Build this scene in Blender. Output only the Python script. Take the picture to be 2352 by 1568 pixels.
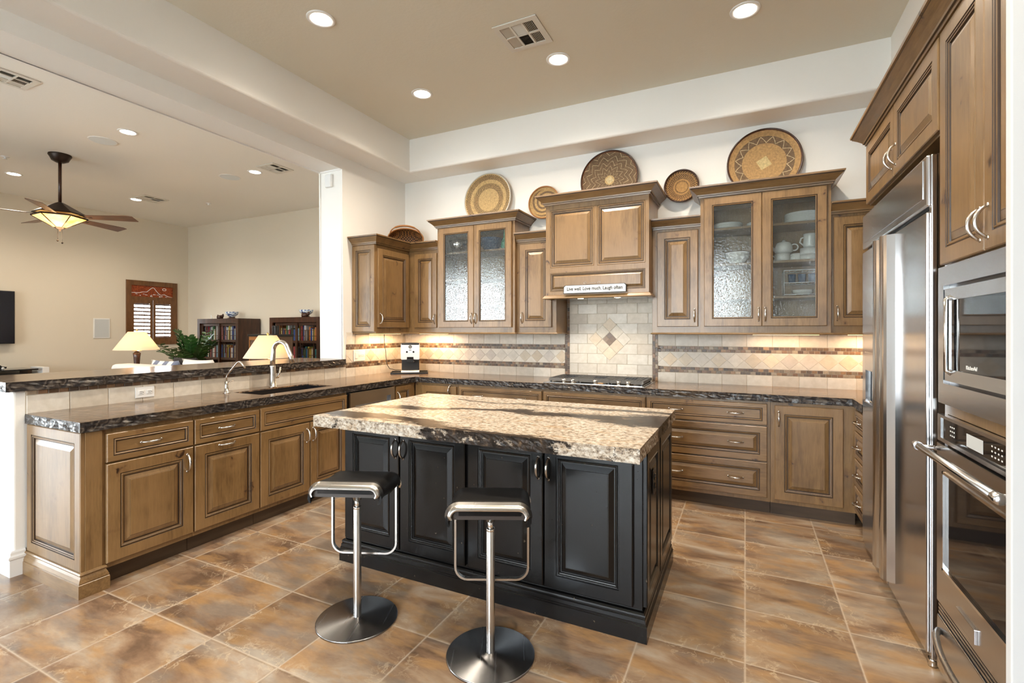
import bpy, bmesh, math, random
from mathutils import Vector, Matrix, Euler
for o in list(bpy.data.objects): bpy.data.objects.remove(o)
S = bpy.context.scene; C = S.collection
PI = math.pi; R = math.radians
random.seed(7)
# ------------------------------------------------------------------ camera
cam = bpy.data.cameras.new('camera'); co = bpy.data.objects.new('camera', cam); C.objects.link(co)
co.location = (0, 0, 1.387); co.rotation_euler = (PI/2, 0.0, 0.45)
cam.sensor_width = 36; cam.lens = 1107.9*36/2352; cam.shift_y = -22.8/2352; cam.clip_start = .02
S.camera = co
# ------------------------------------------------------------------ colour management, world, daylight
S.view_settings.view_transform = 'Standard'; S.view_settings.look = 'None'
S.view_settings.gamma = 1; S.view_settings.use_curve_mapping = False
S.view_settings.exposure = 1.22
try:
    S.cycles.use_denoising = True; S.cycles.sample_clamp_indirect = 6; S.cycles.max_bounces = 10
    S.cycles.diffuse_bounces = 5; S.cycles.glossy_bounces = 4; S.cycles.transparent_max_bounces = 12
    S.cycles.caustics_reflective = False; S.cycles.caustics_refractive = False
except Exception: pass
w = bpy.data.worlds.new('sky'); S.world = w; w.use_nodes = True
nt = w.node_tree; bg = nt.nodes['Background']
tc = nt.nodes.new('ShaderNodeTexCoord'); sx = nt.nodes.new('ShaderNodeSeparateXYZ'); rp = nt.nodes.new('ShaderNodeValToRGB')
nt.links.new(tc.outputs['Generated'], sx.inputs[0]); nt.links.new(sx.outputs['Z'], rp.inputs[0])
nt.links.new(rp.outputs[0], bg.inputs[0])
e = rp.color_ramp.elements
e[0].position = .0; e[0].color = (.95, .97, 1, 1); e[1].position = .6; e[1].color = (.66, .80, 1, 1)
bg.inputs[1].default_value = 8.5
# window openings in the rear wall: (x0, x1, z0, z1)
REAR = -3.5
WINS = [(-8.5, -5.7, .12, 3.0), (-3.5, -.12, .12, 2.95)]
FARWIN = (-3.1, .4, .12, 2.95)     # glazed doors in the living room's far wall: (y0, y1, z0, z1)
for i, (x0, x1, z0, z1) in enumerate(WINS):
    l = bpy.data.lights.new('daylight_portal', 'AREA'); l.shape = 'RECTANGLE'; l.size = x1-x0; l.size_y = z1-z0
    l.cycles.is_portal = True
    lo = bpy.data.objects.new('daylight_portal', l); C.objects.link(lo)
    lo.location = ((x0+x1)/2, REAR-.06, (z0+z1)/2); lo.rotation_euler = (PI/2, 0, 0)
l = l.copy(); l.size = FARWIN[1]-FARWIN[0]; l.size_y = FARWIN[3]-FARWIN[2]; lo = bpy.data.objects.new('daylight_portal', l); C.objects.link(lo)
lo.location = (-11.02, (FARWIN[0]+FARWIN[1])/2, (FARWIN[2]+FARWIN[3])/2); lo.rotation_euler = (PI/2, 0, -PI/2)
def lamp(name, kind, loc, power, color, parent=None, rot=(0, 0, 0), **kw):
    l = bpy.data.lights.new(name, kind); l.energy = power; l.color = color
    for k, v in kw.items(): setattr(l, k, v)
    o = bpy.data.objects.new(name, l); C.objects.link(o); o.location = loc; o.rotation_euler = rot
    if parent: o.parent = parent
    return o
WARM = (1, .87, .70); WARM2 = (1, .68, .38); SOFT = (1, .90, .78)
# ------------------------------------------------------------------ node helper
class NT:
    def __init__(s, name, col=None, rough=.5, metal=0., **kw):
        s.m = bpy.data.materials.new(name); s.m.use_nodes = True; s.t = s.m.node_tree
        s.b = s.t.nodes['Principled BSDF']; s.out = s.t.nodes['Material Output']
        if col: s.set('Base Color', (*col, 1)); s.m.diffuse_color = (*col, 1)
        s.set('Roughness', rough); s.set('Metallic', metal)
        for k, v in kw.items(): s.set(k.replace('_', ' '), v)
    def set(s, k, v):
        if hasattr(v, 'is_output') or isinstance(v, bpy.types.NodeSocket): s.t.links.new(v, s.b.inputs[k])
        else: s.b.inputs[k].default_value = v
        return s
    def n(s, typ, ins=None, **props):
        x = s.t.nodes.new('ShaderNode'+typ)
        for k, v in props.items(): setattr(x, k, v)
        for k, v in (ins or {}).items():
            if isinstance(v, bpy.types.NodeSocket): s.t.links.new(v, x.inputs[k])
            elif v is not None: x.inputs[k].default_value = v
        return x
    def ma(s, op, a, b=None, c=None, clamp=False):
        x = s.t.nodes.new('ShaderNodeMath'); x.operation = op; x.use_clamp = clamp
        for i, v in enumerate((a, b, c)):
            if v is None: continue
            if isinstance(v, bpy.types.NodeSocket): s.t.links.new(v, x.inputs[i])
            else: x.inputs[i].default_value = v
        return x.outputs[0]
    def ramp(s, f, stops, interp='LINEAR'):
        x = s.t.nodes.new('ShaderNodeValToRGB'); x.color_ramp.interpolation = interp
        el = x.color_ramp.elements
        while len(el) < len(stops): el.new(.5)
        for q, (p, c) in zip(el, stops):
            q.position = p; q.color = (*c, 1) if not isinstance(c, (int, float)) else (c, c, c, 1)
        s.t.links.new(f, x.inputs[0]); return x.outputs[0]
    def mix(s, f, a, b, mode='MIX'):
        x = s.t.nodes.new('ShaderNodeMix'); x.data_type = 'RGBA'; x.blend_type = mode
        for k, v in ((0, f), (6, a), (7, b)):
            if isinstance(v, bpy.types.NodeSocket): s.t.links.new(v, x.inputs[k])
            else: x.inputs[k].default_value = v if k == 0 or len(v) == 4 else (*v, 1)
        return x.outputs[2]
    def obj(s, scale=(1, 1, 1), rnd=0., rot=(0, 0, 0)):
        t = s.n('TexCoord').outputs['Object']
        if rnd:
            r = s.ma('MULTIPLY', s.n('ObjectInfo').outputs['Random'], rnd)
            cmb = s.n('CombineXYZ', {0: r, 1: r, 2: r}).outputs[0]
            t = s.n('VectorMath', {0: t, 1: cmb}, operation='ADD').outputs[0]
        return s.n('Mapping', {'Vector': t, 'Scale': scale, 'Rotation': rot}).outputs[0]
    def noise(s, vec, scale=5., detail=4., rough=.5, dist=0.):
        return s.n('TexNoise', {'Vector': vec, 'Scale': scale, 'Detail': detail, 'Roughness': rough, 'Distortion': dist}).outputs[0]
    def bump(s, h, strength=.2, dist=.01):
        s.set('Normal', s.n('Bump', {'Height': h, 'Strength': strength, 'Distance': dist}).outputs[0]); return s
    def sep(s, v):
        return s.n('SeparateXYZ', {0: v}).outputs
MATS = {}
def simple(name, col, rough=.5, metal=0., **kw):
    MATS[name] = NT(name, col, rough, metal, **kw).m; return MATS[name]
def emit(name, col, strength):
    a = NT(name, col, .5); a.set('Emission Color', (*col, 1)); a.set('Emission Strength', strength); MATS[name] = a.m; return a.m
# ------------------------------------------------------------------ materials
def paint(name, col, bump=.15):
    a = NT(name, col, .7); v = a.obj()
    a.bump(a.noise(v, 45, 3, .6), bump, .004); MATS[name] = a.m
paint('paint_kitchen', (.86, .84, .80)); paint('paint_living', (.70, .63, .515)); paint('paint_ceiling', (.72, .68, .575), .3)
paint('paint_living_ceiling', (.85, .82, .76), .25); paint('paint_white', (.66, .67, .68), .05)
def wood(name, horiz):
    a = NT(name, None, .34); a.set('Coat Weight', .45); a.set('Coat Roughness', .28)
    sc = (1.2, 9, 9) if horiz else (9, 9, 1.0)
    v0 = a.obj(rnd=37.)
    v = a.n('Mapping', {'Vector': v0, 'Scale': sc}).outputs[0]
    g = a.noise(v, 1.4, 6, .6, 1.0)
    fine = a.noise(a.n('Mapping', {'Vector': v0, 'Scale': tuple(q*6 for q in sc)}).outputs[0], 2.0, 3, .6)
    big = a.noise(v0, 2.8, 3, .55)
    col = a.ramp(g, [(.25, (.095, .048, .016)), (.5, (.200, .110, .038)), (.75, (.30, .178, .070))])
    col = a.mix(.35, col, a.ramp(fine, [(.3, (.085, .042, .016)), (.7, (.31, .190, .082))]))
    col = a.mix(a.ramp(big, [(.42, 0.), (.62, .6)]), col, (.285, .165, .070))
    kv = a.n('Mapping', {'Vector': v0, 'Scale': (5.6, 5.6, 5.6) if not horiz else (5.6, 5.6, 8.)}).outputs[0]
    kv = a.n('VectorMath', {0: kv, 1: a.n('TexNoise', {'Vector': v0, 'Scale': 18., 'Detail': 2.}).outputs[1]}, operation='ADD').outputs[0]
    vo = a.n('TexVoronoi', {'Vector': kv, 'Scale': 1.0, 'Randomness': 1.0})
    gate = a.ma('GREATER_THAN', a.sep(vo.outputs['Color'])[0], .5)
    k = a.ma('MULTIPLY', a.ramp(vo.outputs['Distance'], [(.05, 1.), (.12, 0.)]), gate)
    kr = a.ma('MULTIPLY', a.ramp(vo.outputs['Distance'], [(.08, .65), (.26, 0.)]), gate)
    col = a.mix(kr, col, (.15, .072, .028)); col = a.mix(k, col, (.035, .016, .008))
    a.set('Base Color', col); a.bump(fine, .12, .002); MATS[name] = a.m
wood('wood', False); wood('wood_h', True)
a = NT('glaze', (.045, .024, .012), .4); MATS['glaze'] = a.m
a = NT('wood_black', None, .23); v = a.obj((7, 7, 1), 9.)
n1 = a.noise(v, 3, 5); sp = a.noise(a.obj(rnd=5.), 55, 2)
a.set('Base Color', a.mix(a.ramp(sp, [(.74, 0.), (.78, .6)]), a.ramp(n1, [(.3, (.0036, .0034, .0033)), (.7, (.0046, .0043, .0042))]), (.16, .12, .08)))
a.set('Specular IOR Level', .42); MATS['wood_black'] = a.m
simple('worn', (.30, .23, .15), .5); simple('glaze_black', (.004, .004, .004), .35)
a = NT('wood_dark', None, .3); v = a.obj((14, 14, 1.2), 11.)
a.set('Base Color', a.ramp(a.noise(v, 2, 6, .6, 1), [(.3, (.020, .008, .004)), (.55, (.055, .020, .009)), (.8, (.11, .042, .017))])); MATS['wood_dark'] = a.m
a = NT('wood_shutter', None, .35); v = a.obj((9, 9, 2), 3.)
a.set('Base Color', a.ramp(a.noise(v, 3, 4), [(.3, (.105, .042, .012)), (.7, (.19, .082, .026))])); MATS['wood_shutter'] = a.m
a = NT('wood_fan', None, .4); v = a.obj((2, 12, 12), 3.)
a.set('Base Color', a.ramp(a.noise(v, 3, 4), [(.3, (.085, .040, .022)), (.7, (.16, .082, .047))])); MATS['wood_fan'] = a.m
# dark veined granite of the perimeter counters
a = NT('granite_dark', None, .16); v = a.obj()
d = a.n('TexNoise', {'Vector': v, 'Scale': 2.2, 'Detail': 3.}).outputs[1]
vv = a.n('VectorMath', {0: v, 1: a.n('VectorMath', {0: d, 1: (.55, .55, .55)}, operation='MULTIPLY').outputs[0]}, operation='ADD').outputs[0]
wv = a.n('TexWave', {'Vector': a.n('Mapping', {'Vector': vv, 'Rotation': (.4, .5, .6)}).outputs[0], 'Scale': 8., 'Distortion': 9., 'Detail': 4., 'Detail Scale': 2.2}, wave_type='BANDS').outputs['Fac']
n2 = a.noise(vv, 5, 8, .65)
col = a.ramp(wv, [(.0, (.018, .016, .016)), (.4, (.036, .030, .027)), (.75, (.060, .050, .042)), (1., (.105, .088, .070))])
col = a.mix(a.ramp(n2, [(.44, 0.), (.64, .7)]), col, (.038, .031, .027))
gold = a.noise(vv, 1.7, 3)
col = a.mix(a.ramp(gold, [(.58, 0.), (.72, .45)]), col, (.13, .082, .035))
col = a.mix(a.ramp(a.noise(vv, 14, 5, .7), [(.58, 0.), (.66, .55)]), col, (.012, .011, .012))
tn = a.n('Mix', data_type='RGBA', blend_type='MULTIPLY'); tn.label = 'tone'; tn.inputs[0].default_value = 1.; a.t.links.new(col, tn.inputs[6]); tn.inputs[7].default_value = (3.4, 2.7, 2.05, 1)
a.set('Base Color', tn.outputs[2]); a.set('Specular IOR Level', .45)
a.bump(a.noise(v, 30, 4), .02, .004); MATS['granite_dark'] = a.m
def chisel(src, name, s, d):
    m = bpy.data.materials[src].copy(); m.name = name; t = m.node_tree
    for q in t.nodes:
        if q.type == 'BUMP': q.inputs['Strength'].default_value = s; q.inputs['Distance'].default_value = d
    for q in t.nodes:
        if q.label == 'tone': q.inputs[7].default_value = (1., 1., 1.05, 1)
    t.nodes['Principled BSDF'].inputs['Roughness'].default_value = .24
    MATS[name] = m
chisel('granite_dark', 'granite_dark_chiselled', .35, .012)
# cream island granite with dark bands running along the slab
a = NT('granite_island', None, .17); v = a.obj()
x, y, z = a.sep(v)[:3]
sp = a.n('TexVoronoi', {'Vector': a.n('Mapping', {'Vector': v, 'Scale': (34, 48, 48)}).outputs[0], 'Scale': 1.})
nb = a.noise(a.n('Mapping', {'Vector': v, 'Scale': (1, 1.25, 1.25)}).outputs[0], 44, 6, .75)
nm = a.noise(a.n('Mapping', {'Vector': v, 'Scale': (1, 2.4, 2.4)}).outputs[0], 7, 5, .65)
col = a.ramp(nb, [(.34, (.07, .058, .05)), (.42, (.26, .20, .15)), (.50, (.46, .385, .30)), (.64, (.66, .61, .54))])
col = a.mix(a.ramp(nm, [(.52, 0.), (.68, .45)]), col, (.46, .29, .14))
wig = a.ma('MULTIPLY', a.ma('SUBTRACT', a.noise(a.n('Mapping', {'Vector': v, 'Scale': (1., 2.2, .4)}).outputs[0], 2.1, 5, .6), .5), .30)
wig2 = a.ma('MULTIPLY', a.ma('SUBTRACT', a.noise(a.n('Mapping', {'Vector': v, 'Scale': (1., 4, 2)}).outputs[0], 9, 6, .7), .5), .22)
yy = a.ma('ADD', a.ma('ADD', y, wig), wig2)
def band(pts, wid):        # centre line and half width of a dark vein as functions of x along the slab
    cr = a.n('FloatCurve'); cv = cr.mapping.curves[0]; cr.inputs[0].default_value = 1.
    wr = a.n('FloatCurve'); wv_ = wr.mapping.curves[0]; wr.inputs[0].default_value = 1.
    for node, P in ((cr, pts), (wr, wid)):
        c_ = node.mapping.curves[0]
        while len(c_.points) < len(P): c_.points.new(.5, .5)
        for q, (px_, py_) in zip(c_.points, P): q.location = (px_, py_)
        for q in c_.points: q.handle_type = 'VECTOR'
        node.mapping.update(); a.t.links.new(a.ma('DIVIDE', x, 2.), node.inputs['Value'])
    dd = a.ma('ABSOLUTE', a.ma('SUBTRACT', yy, cr.outputs[0]))
    return a.ma('SUBTRACT', 1.0, a.ma('DIVIDE', dd, a.ma('MAXIMUM', wr.outputs[0], .004)), clamp=True)
b1 = band([(0, .13), (.2, .12), (.4, .07), (.6, .03), (.75, .0), (1, .0)], [(0, .13), (.15, .14), (.3, .10), (.5, .075), (.74, .05), (.8, .001), (1, .001)])
b2 = band([(0, .40), (.2, .47), (.32, .56), (.45, .63), (.6, .63), (.8, .63), (.9, .66), (1, .7)], [(0, .02), (.1, .08), (.22, .09), (.34, .05), (.5, .11), (.7, .16), (.85, .25), (1, .3)])
b3 = band([(0, .9), (.5, .88), (1, .93)], [(0, .02), (.5, .035), (.8, .07), (1, .08)])
bb = a.ma('MAXIMUM', b1, a.ma('MAXIMUM', b2, a.ma('MULTIPLY', b3, .7)))
bm_ = a.ramp(a.ma('ADD', bb, a.ma('MULTIPLY', a.ma('SUBTRACT', nb, .5), 1.5)), [(.30, 0.), (.48, 1.)])
dark = a.ramp(a.noise(v, 22, 4), [(.35, (.014, .011, .009)), (.6, (.045, .032, .024)), (.8, (.20, .12, .06))])
a.set('Base Color', a.mix(bm_, col, dark)); a.set('Specular IOR Level', .1); a.set('Roughness', .24); a.bump(a.noise(v, 40, 3), .02, .003); MATS['granite_island'] = a.m
chisel('granite_island', 'granite_island_edge', .45, .012)
# floor tile: 43.5 cm squares, streaked brown slate look with pale veins at the joints
a = NT('floor_tile', None, .36); v = a.n('TexCoord').outputs['Object']
x, y, z = a.sep(v)[:3]; T = .4345
u = a.ma('DIVIDE', x, T); t = a.ma('DIVIDE', a.ma('SUBTRACT', y, 3.98), T)
fu = a.ma('SUBTRACT', u, a.ma('FLOOR', a.ma('ADD', u, .5))); ft = a.ma('SUBTRACT', t, a.ma('FLOOR', a.ma('ADD', t, .5)))
d = a.ma('MULTIPLY', a.ma('MINIMUM', a.ma('ABSOLUTE', fu), a.ma('ABSOLUTE', ft)), T)
cell = a.n('CombineXYZ', {0: a.ma('FLOOR', u), 1: a.ma('FLOOR', t), 2: 0.}).outputs[0]
wn = a.n('TexWhiteNoise', {'Vector': cell}, noise_dimensions='3D')
off = a.n('VectorMath', {0: wn.outputs['Color'], 1: (9, 9, 9)}, operation='MULTIPLY').outputs[0]
tv = a.n('VectorMath', {0: v, 1: off}, operation='ADD').outputs[0]
st = a.n('Mapping', {'Vector': tv, 'Scale': (1., 2.6, 1), 'Rotation': (0, 0, .12)}).outputs[0]
A = a.noise(st, 2.1, 5, .58, .7); B = a.noise(st, 3.4, 5, .58, .5); D = a.noise(st, 26, 4, .65)
col = a.ramp(A, [(.34, (.125, .070, .042)), (.45, (.260, .155, .092)), (.54, (.37, .255, .165)), (.66, (.46, .385, .305))])
col = a.mix(a.ramp(B, [(.49, 0.), (.64, .75)]), col, (.44, .245, .095))
col = a.mix(a.ramp(a.noise(st, 2.7, 4, .55), [(.52, 0.), (.64, .75)]), col, (.23, .19, .16))
col = a.mix(.16, col, a.ramp(D, [(.3, (.13, .08, .05)), (.7, (.46, .33, .21))]))
col = a.mix(1., col, a.ramp(wn.outputs['Value'], [(0., .84), (1., 1.10)]), 'MULTIPLY')
vn = a.noise(v, 9, 5, .6, .6); vein = a.ma('ABSOLUTE', a.ma('SUBTRACT', vn, .5))
near = a.ramp(d, [(.0, 1.), (.11, 0.)]); patch = a.ramp(a.noise(v, 3.1, 2), [(.46, 0.), (.54, 1.)])
vm = a.ma('MULTIPLY', a.ma('MULTIPLY', a.ramp(vein, [(.008, 1.), (.020, 0.)]), near), patch)
col = a.mix(a.ma('MULTIPLY', vm, .75), col, (.56, .44, .30))
jit = a.ma('MULTIPLY', a.ma('SUBTRACT', a.noise(v, 30, 2), .5), .004)
g = a.ramp(a.ma('ADD', d, jit), [(.0026, 1.), (.0044, 0.)])
col = a.mix(g, col, (.52, .42, .32))
a.set('Base Color', col); a.set('Roughness', .30)
h = a.ma('ADD', a.ma('MULTIPLY', D, .06), a.ramp(d, [(.003, 0.), (.012, 1.)]))
a.bump(h, .25, .004); MATS['floor_tile'] = a.m
def tinted(name, rough, nscale, lo, hi, bump):
    a = NT(name, None, rough); c = a.n('Attribute', attribute_name='tint').outputs['Color']
    n = a.noise(a.obj(), nscale, 5, .6)
    a.set('Base Color', a.mix(1., c, a.ramp(n, [(.3, lo), (.7, hi)]), 'MULTIPLY')); a.bump(n, bump, .003); MATS[name] = a.m
tinted('travertine', .45, 22, (.86, .84, .80), (1.04, 1.03, 1.02), .25)
tinted('mosaic', .38, 60, (.7, .7, .7), (1.1, 1.1, 1.1), .1)
simple('grout', (.56, .49, .40), .85)
def brushed(name, col, rough, sc):
    a = NT(name, col, rough, 1.); n = a.noise(a.obj(sc), 1, 2, .5)
    a.set('Roughness', a.ramp(n, [(.3, rough*.93), (.7, rough*1.07)])); MATS[name] = a.m
brushed('stainless', (.63, .63, .64), .19, (90, 90, 1)); brushed('stainless_h', (.60, .60, .61), .22, (1, 1, 90))
brushed('nickel', (.58, .56, .53), .27, (3, 3, 3)); brushed('steel_base', (.36, .36, .37), .26, (60, 1, 1))
simple('chrome', (.78, .77, .75), .10, 1.); simple('pewter', (.60, .57, .53), .24, 1.)
simple('leather_black', (.006, .0055, .0055), .42, 0., Specular_IOR_Level=.15); simple('leather_brown', (.035, .022, .016), .5)
simple('iron', (.016, .017, .020), .42); simple('black_plastic', (.012, .012, .013), .3); simple('black_glass', (.006, .006, .007), .04)
simple('white_plastic', (.80, .80, .79), .35); simple('speaker_grille', (.72, .77, .79), .6); simple('porcelain', (.82, .81, .78), .15); simple('white_trim', (.80, .79, .77), .4)
simple('sink_black', (.010, .011, .014), .25); simple('bronze', (.030, .018, .012), .35, .6); simple('screen', (.004, .005, .012), .12)
simple('vent_white', (.70, .67, .60), .5); simple('vent_dark', (.035, .028, .02), .7); simple('grey_grille', (.55, .57, .57), .6)
simple('cloth_white', (.66, .62, .58), .9); simple('throw_dark', (.012, .009, .008), .95); simple('tan_panel', (.13, .075, .045), .5)
simple('cord_black', (.015, .012, .01), .5); simple('glaze_brown', (.05, .02, .012), .2); simple('ceramic_blue', (.03, .08, .16), .1)
simple('glass_green', (.10, .45, .30), .08, 0., Transmission_Weight=.4); simple('pot_brown', (.10, .05, .03), .5); simple('steel_bowl', (.6, .6, .6), .2, 1.)
simple('brass', (.75, .5, .2), .25, 1.); simple('patio', (.70, .66, .58), .8); simple('copper_burner', (.55, .33, .16), .3, 1.)
simple('paper', (.62, .58, .50), .7); simple('ink', (.012, .012, .012), .6); simple('sign_white', (.80, .81, .80), .5)
emit('lens', (1, .93, .82), 22.); emit('lens_small', (1, .75, .42), 14.); emit('led', (.75, .85, 1), .6)
def pane(name, bumpy):
    a = NT(name); t = a.t
    tr = a.n('BsdfTransparent', {0: (.93, .95, .94, 1)}); gl = a.n('BsdfGlossy', {'Color': (1, 1, 1, 1), 'Roughness': .03})
    fr = a.n('Fresnel', {'IOR': 1.6 if bumpy else 1.45})
    if bumpy:
        v = a.obj(); h1 = a.noise(v, 55, 3, .6, .4)
        vo = a.n('TexVoronoi', {'Vector': v, 'Scale': 80.}).outputs['Distance']
        h = a.ma('ADD', a.ma('MULTIPLY', h1, .35), a.ma('MULTIPLY', a.ramp(vo, [(.0, 1.), (.34, 0.)]), .6))
        bp = a.n('Bump', {'Height': h, 'Strength': .6, 'Distance': .005}).outputs[0]
        t.links.new(bp, gl.inputs['Normal']); t.links.new(bp, fr.inputs['Normal'])
    mx = a.n('MixShader', {0: fr.outputs[0], 1: tr.outputs[0], 2: gl.outputs[0]})
    t.links.new(mx.outputs[0], a.out.inputs[0]); MATS[name] = a.m
pane('glass_seeded', True); pane('glass_clear', False)
# lampshade linen: lets the bulb's light through
a = NT('lampshade'); t = a.t
mx = a.n('MixShader', {0: .45, 1: a.n('BsdfDiffuse', {0: (.86, .80, .70, 1)}).outputs[0], 2: a.n('BsdfTranslucent', {0: (.95, .78, .50, 1)}).outputs[0]})
t.links.new(mx.outputs[0], a.out.inputs[0]); MATS['lampshade'] = a.m
# amber art glass, lit from within
a = NT('amber_glass', (.8, .42, .08), .3); v = a.obj(); n = a.noise(v, 9, 4)
a.set('Emission Color', a.ramp(n, [(.3, (1, .36, .05)), (.7, (1, .66, .22))])); a.set('Emission Strength', 1.5); MATS['amber_glass'] = a.m
a = NT('leaf', None, .35); a.set('Base Color', a.ramp(a.noise(a.obj(), 8, 2), [(.3, (.010, .045, .008)), (.7, (.035, .11, .018))])); MATS['leaf'] = a.m
a = NT('stripes', None, .9); x = a.sep(a.n('TexCoord').outputs['Object'])[0]
a.set('Base Color', a.ramp(a.ma('FRACT', a.ma('MULTIPLY', x, 5.2)), [(.0, (.16, .18, .25)), (.5, (.70, .68, .64))], 'CONSTANT')); MATS['stripes'] = a.m
a = NT('blue_white', None, .15); n = a.noise(a.obj(), 26, 3, .5)
a.set('Base Color', a.ramp(n, [(.50, (.62, .68, .72)), (.57, (.04, .08, .25))], 'LINEAR')); MATS['blue_white'] = a.m
# copper transom art
a = NT('copper_art', None, .5, .3); n = a.noise(a.obj(), 40, 3)
a.set('Base Color', a.ramp(n, [(.3, (.16, .022, .005)), (.7, (.40, .085, .02))])); MATS['copper_art'] = a.m
# baskets: patterns live in polar coordinates of the woven disc
def polar(a):
    v = a.n('TexCoord').outputs['Object']; x, y, z = a.sep(v)[:3]
    r = a.ma('SQRT', a.ma('ADD', a.ma('MULTIPLY', x, x), a.ma('MULTIPLY', z, z))); an = a.ma('DIVIDE', a.ma('ARCTAN2', z, x), 2*PI)
    return v, x, z, r, an
STRAW = (.47, .30, .125); STRAW2 = (.56, .38, .175); BRN = (.18, .112, .060); DK = (.05, .026, .014)
def woven(a, col, r, an, coil=.009):
    w1 = a.ma('SINE', a.ma('MULTIPLY', r, 2*PI/coil)); st = a.ma('SINE', a.ma('MULTIPLY', an, 2*PI*120))
    h = a.ma('ADD', w1, a.ma('MULTIPLY', st, .4)); n = a.noise(a.n('TexCoord').outputs['Object'], 60, 3)
    a.set('Base Color', a.mix(1., col, a.ramp(n, [(.3, .72), (.7, 1.15)]), 'MULTIPLY')); a.bump(h, .35, .002); a.set('Roughness', .75)
def tri(a, an, n): return a.ma('ABSOLUTE', a.ma('SUBTRACT', a.ma('MULTIPLY', a.ma('FRACT', a.ma('MULTIPLY', an, n)), 2.), 1.))
def between(a, v, lo, hi): return a.ma('MULTIPLY', a.ma('GREATER_THAN', v, lo), a.ma('LESS_THAN', v, hi))
def sq(a, x, z, ang, s):
    c, q = math.cos(ang), math.sin(ang)
    u = a.ma('ABSOLUTE', a.ma('ADD', a.ma('MULTIPLY', x, c), a.ma('MULTIPLY', z, q))); w_ = a.ma('ABSOLUTE', a.ma('SUBTRACT', a.ma('MULTIPLY', z, c), a.ma('MULTIPLY', x, q)))
    return a.ma('MULTIPLY', a.ma('LESS_THAN', u, s), a.ma('LESS_THAN', w_, s))
a = NT('basket_ticks'); v, x, z, r, an = polar(a)      # straw with two rings of slanted ticks
tick = a.ma('GREATER_THAN', a.ma('SINE', a.ma('MULTIPLY', a.ma('ADD', an, a.ma('MULTIPLY', r, 1.1)), 2*PI*64)), .05)
m1 = a.ma('MAXIMUM', between(a, r, .232, .272), between(a, r, .128, .182)); col = a.mix(a.ma('MULTIPLY', m1, tick), STRAW2, DK)
ln = a.ma('MAXIMUM', between(a, r, .227, .231), between(a, r, .184, .187)); col = a.mix(ln, col, BRN); woven(a, col, r, an); MATS['basket_ticks'] = a.m
a = NT('basket_swirl'); v, x, z, r, an = polar(a)      # interlaced dark arcs
sw = a.ma('SINE', a.ma('ADD', a.ma('MULTIPLY', r, 2*PI/.045), a.ma('MULTIPLY', an, 2*PI*3)))
col = a.mix(a.ma('MULTIPLY', a.ma('GREATER_THAN', sw, .35), between(a, r, .03, .145)), STRAW, BRN)
ln = between(a, sw, .2, .35); col = a.mix(a.ma('MULTIPLY', ln, between(a, r, .03, .145)), col, DK); woven(a, col, r, an); MATS['basket_swirl'] = a.m
a = NT('basket_zigzag'); v, x, z, r, an = polar(a)     # brown with pale zigzag lines
q = a.ma('ADD', a.ma('DIVIDE', r, .047), a.ma('MULTIPLY', tri(a, a.ma('ADD', an, a.ma('MULTIPLY', r, .35)), 12), .95)); fq = a.ma('FRACT', q)
col = a.mix(between(a, fq, .0, .10), BRN, (.60, .45, .26)); col = a.mix(between(a, fq, .10, .16), col, DK)
col = a.mix(a.ma('LESS_THAN', r, .048), col, STRAW2); col = a.mix(sq(a, x, z, .6, .030), col, (.62, .50, .28))
col = a.mix(a.ma('GREATER_THAN', r, .268), col, (.17, .06, .02)); woven(a, col, r, an); MATS['basket_zigzag'] = a.m
a = NT('basket_herringbone'); v, x, z, r, an = polar(a)
hb = a.ma('GREATER_THAN', a.ma('SINE', a.ma('MULTIPLY', a.ma('ADD', an, a.ma('MULTIPLY', a.ma('ABSOLUTE', a.ma('SUBTRACT', r, .098)), 1.6)), 2*PI*36)), -.05)
m1 = a.ma('MAXIMUM', between(a, r, .074, .122), a.ma('MAXIMUM', between(a, r, .050, .062), between(a, r, .126, .138)))
col = a.mix(a.ma('MULTIPLY', m1, hb), (.43, .24, .085), DK); col = a.mix(a.ma('GREATER_THAN', r, .139), col, (.035, .014, .008)); woven(a, col, r, an, .007); MATS['basket_herringbone'] = a.m
a = NT('basket_star'); v, x, z, r, an = polar(a)       # tan, brown ring with pale star points
ring = between(a, r, .172, .232); zz = a.ma('ADD', .176, a.ma('MULTIPLY', tri(a, an, 15), .052))
col = a.mix(ring, (.46, .275, .115), BRN); col = a.mix(a.ma('MULTIPLY', ring, a.ma('LESS_THAN', a.ma('ABSOLUTE', a.ma('SUBTRACT', r, zz)), .0035)), col, (.64, .50, .30))
col = a.mix(sq(a, x, z, .5, .045), col, (.62, .48, .24)); col = a.mix(a.ma('GREATER_THAN', r, .276), col, (.14, .045, .016)); woven(a, col, r, an, .008); MATS['basket_star'] = a.m
a = NT('wicker', None, .6); v = a.obj((1, 1, 1)); ck = a.n('TexChecker', {'Vector': v, 'Scale': 60.}).outputs['Fac']
a.set('Base Color', a.mix(ck, (.36, .17, .055), (.045, .022, .012))); MATS['wicker'] = a.m
simple('rattan', (.34, .14, .040), .5)
BOOKS = {'red': (.32, .03, .035), 'blue': (.03, .07, .25), 'white': (.58, .57, .54), 'cream': (.50, .43, .30), 'teal': (.03, .20, .22), 'orange': (.42, .14, .035),
         'yellow': (.50, .38, .06), 'black': (.02, .02, .022), 'green': (.06, .15, .06), 'pink': (.45, .16, .15), 'grey': (.22, .22, .23), 'pale blue': (.28, .42, .52)}
for k, c_ in BOOKS.items(): simple('book_'+k.replace(' ', '_'), c_, .55)
a = NT('wood_toe_shaded', None, .5); v = a.obj((1.5, 9, 9), 5.)  # cabinet wood for toe kicks, recess shadow painted in as a darker tone
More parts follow.
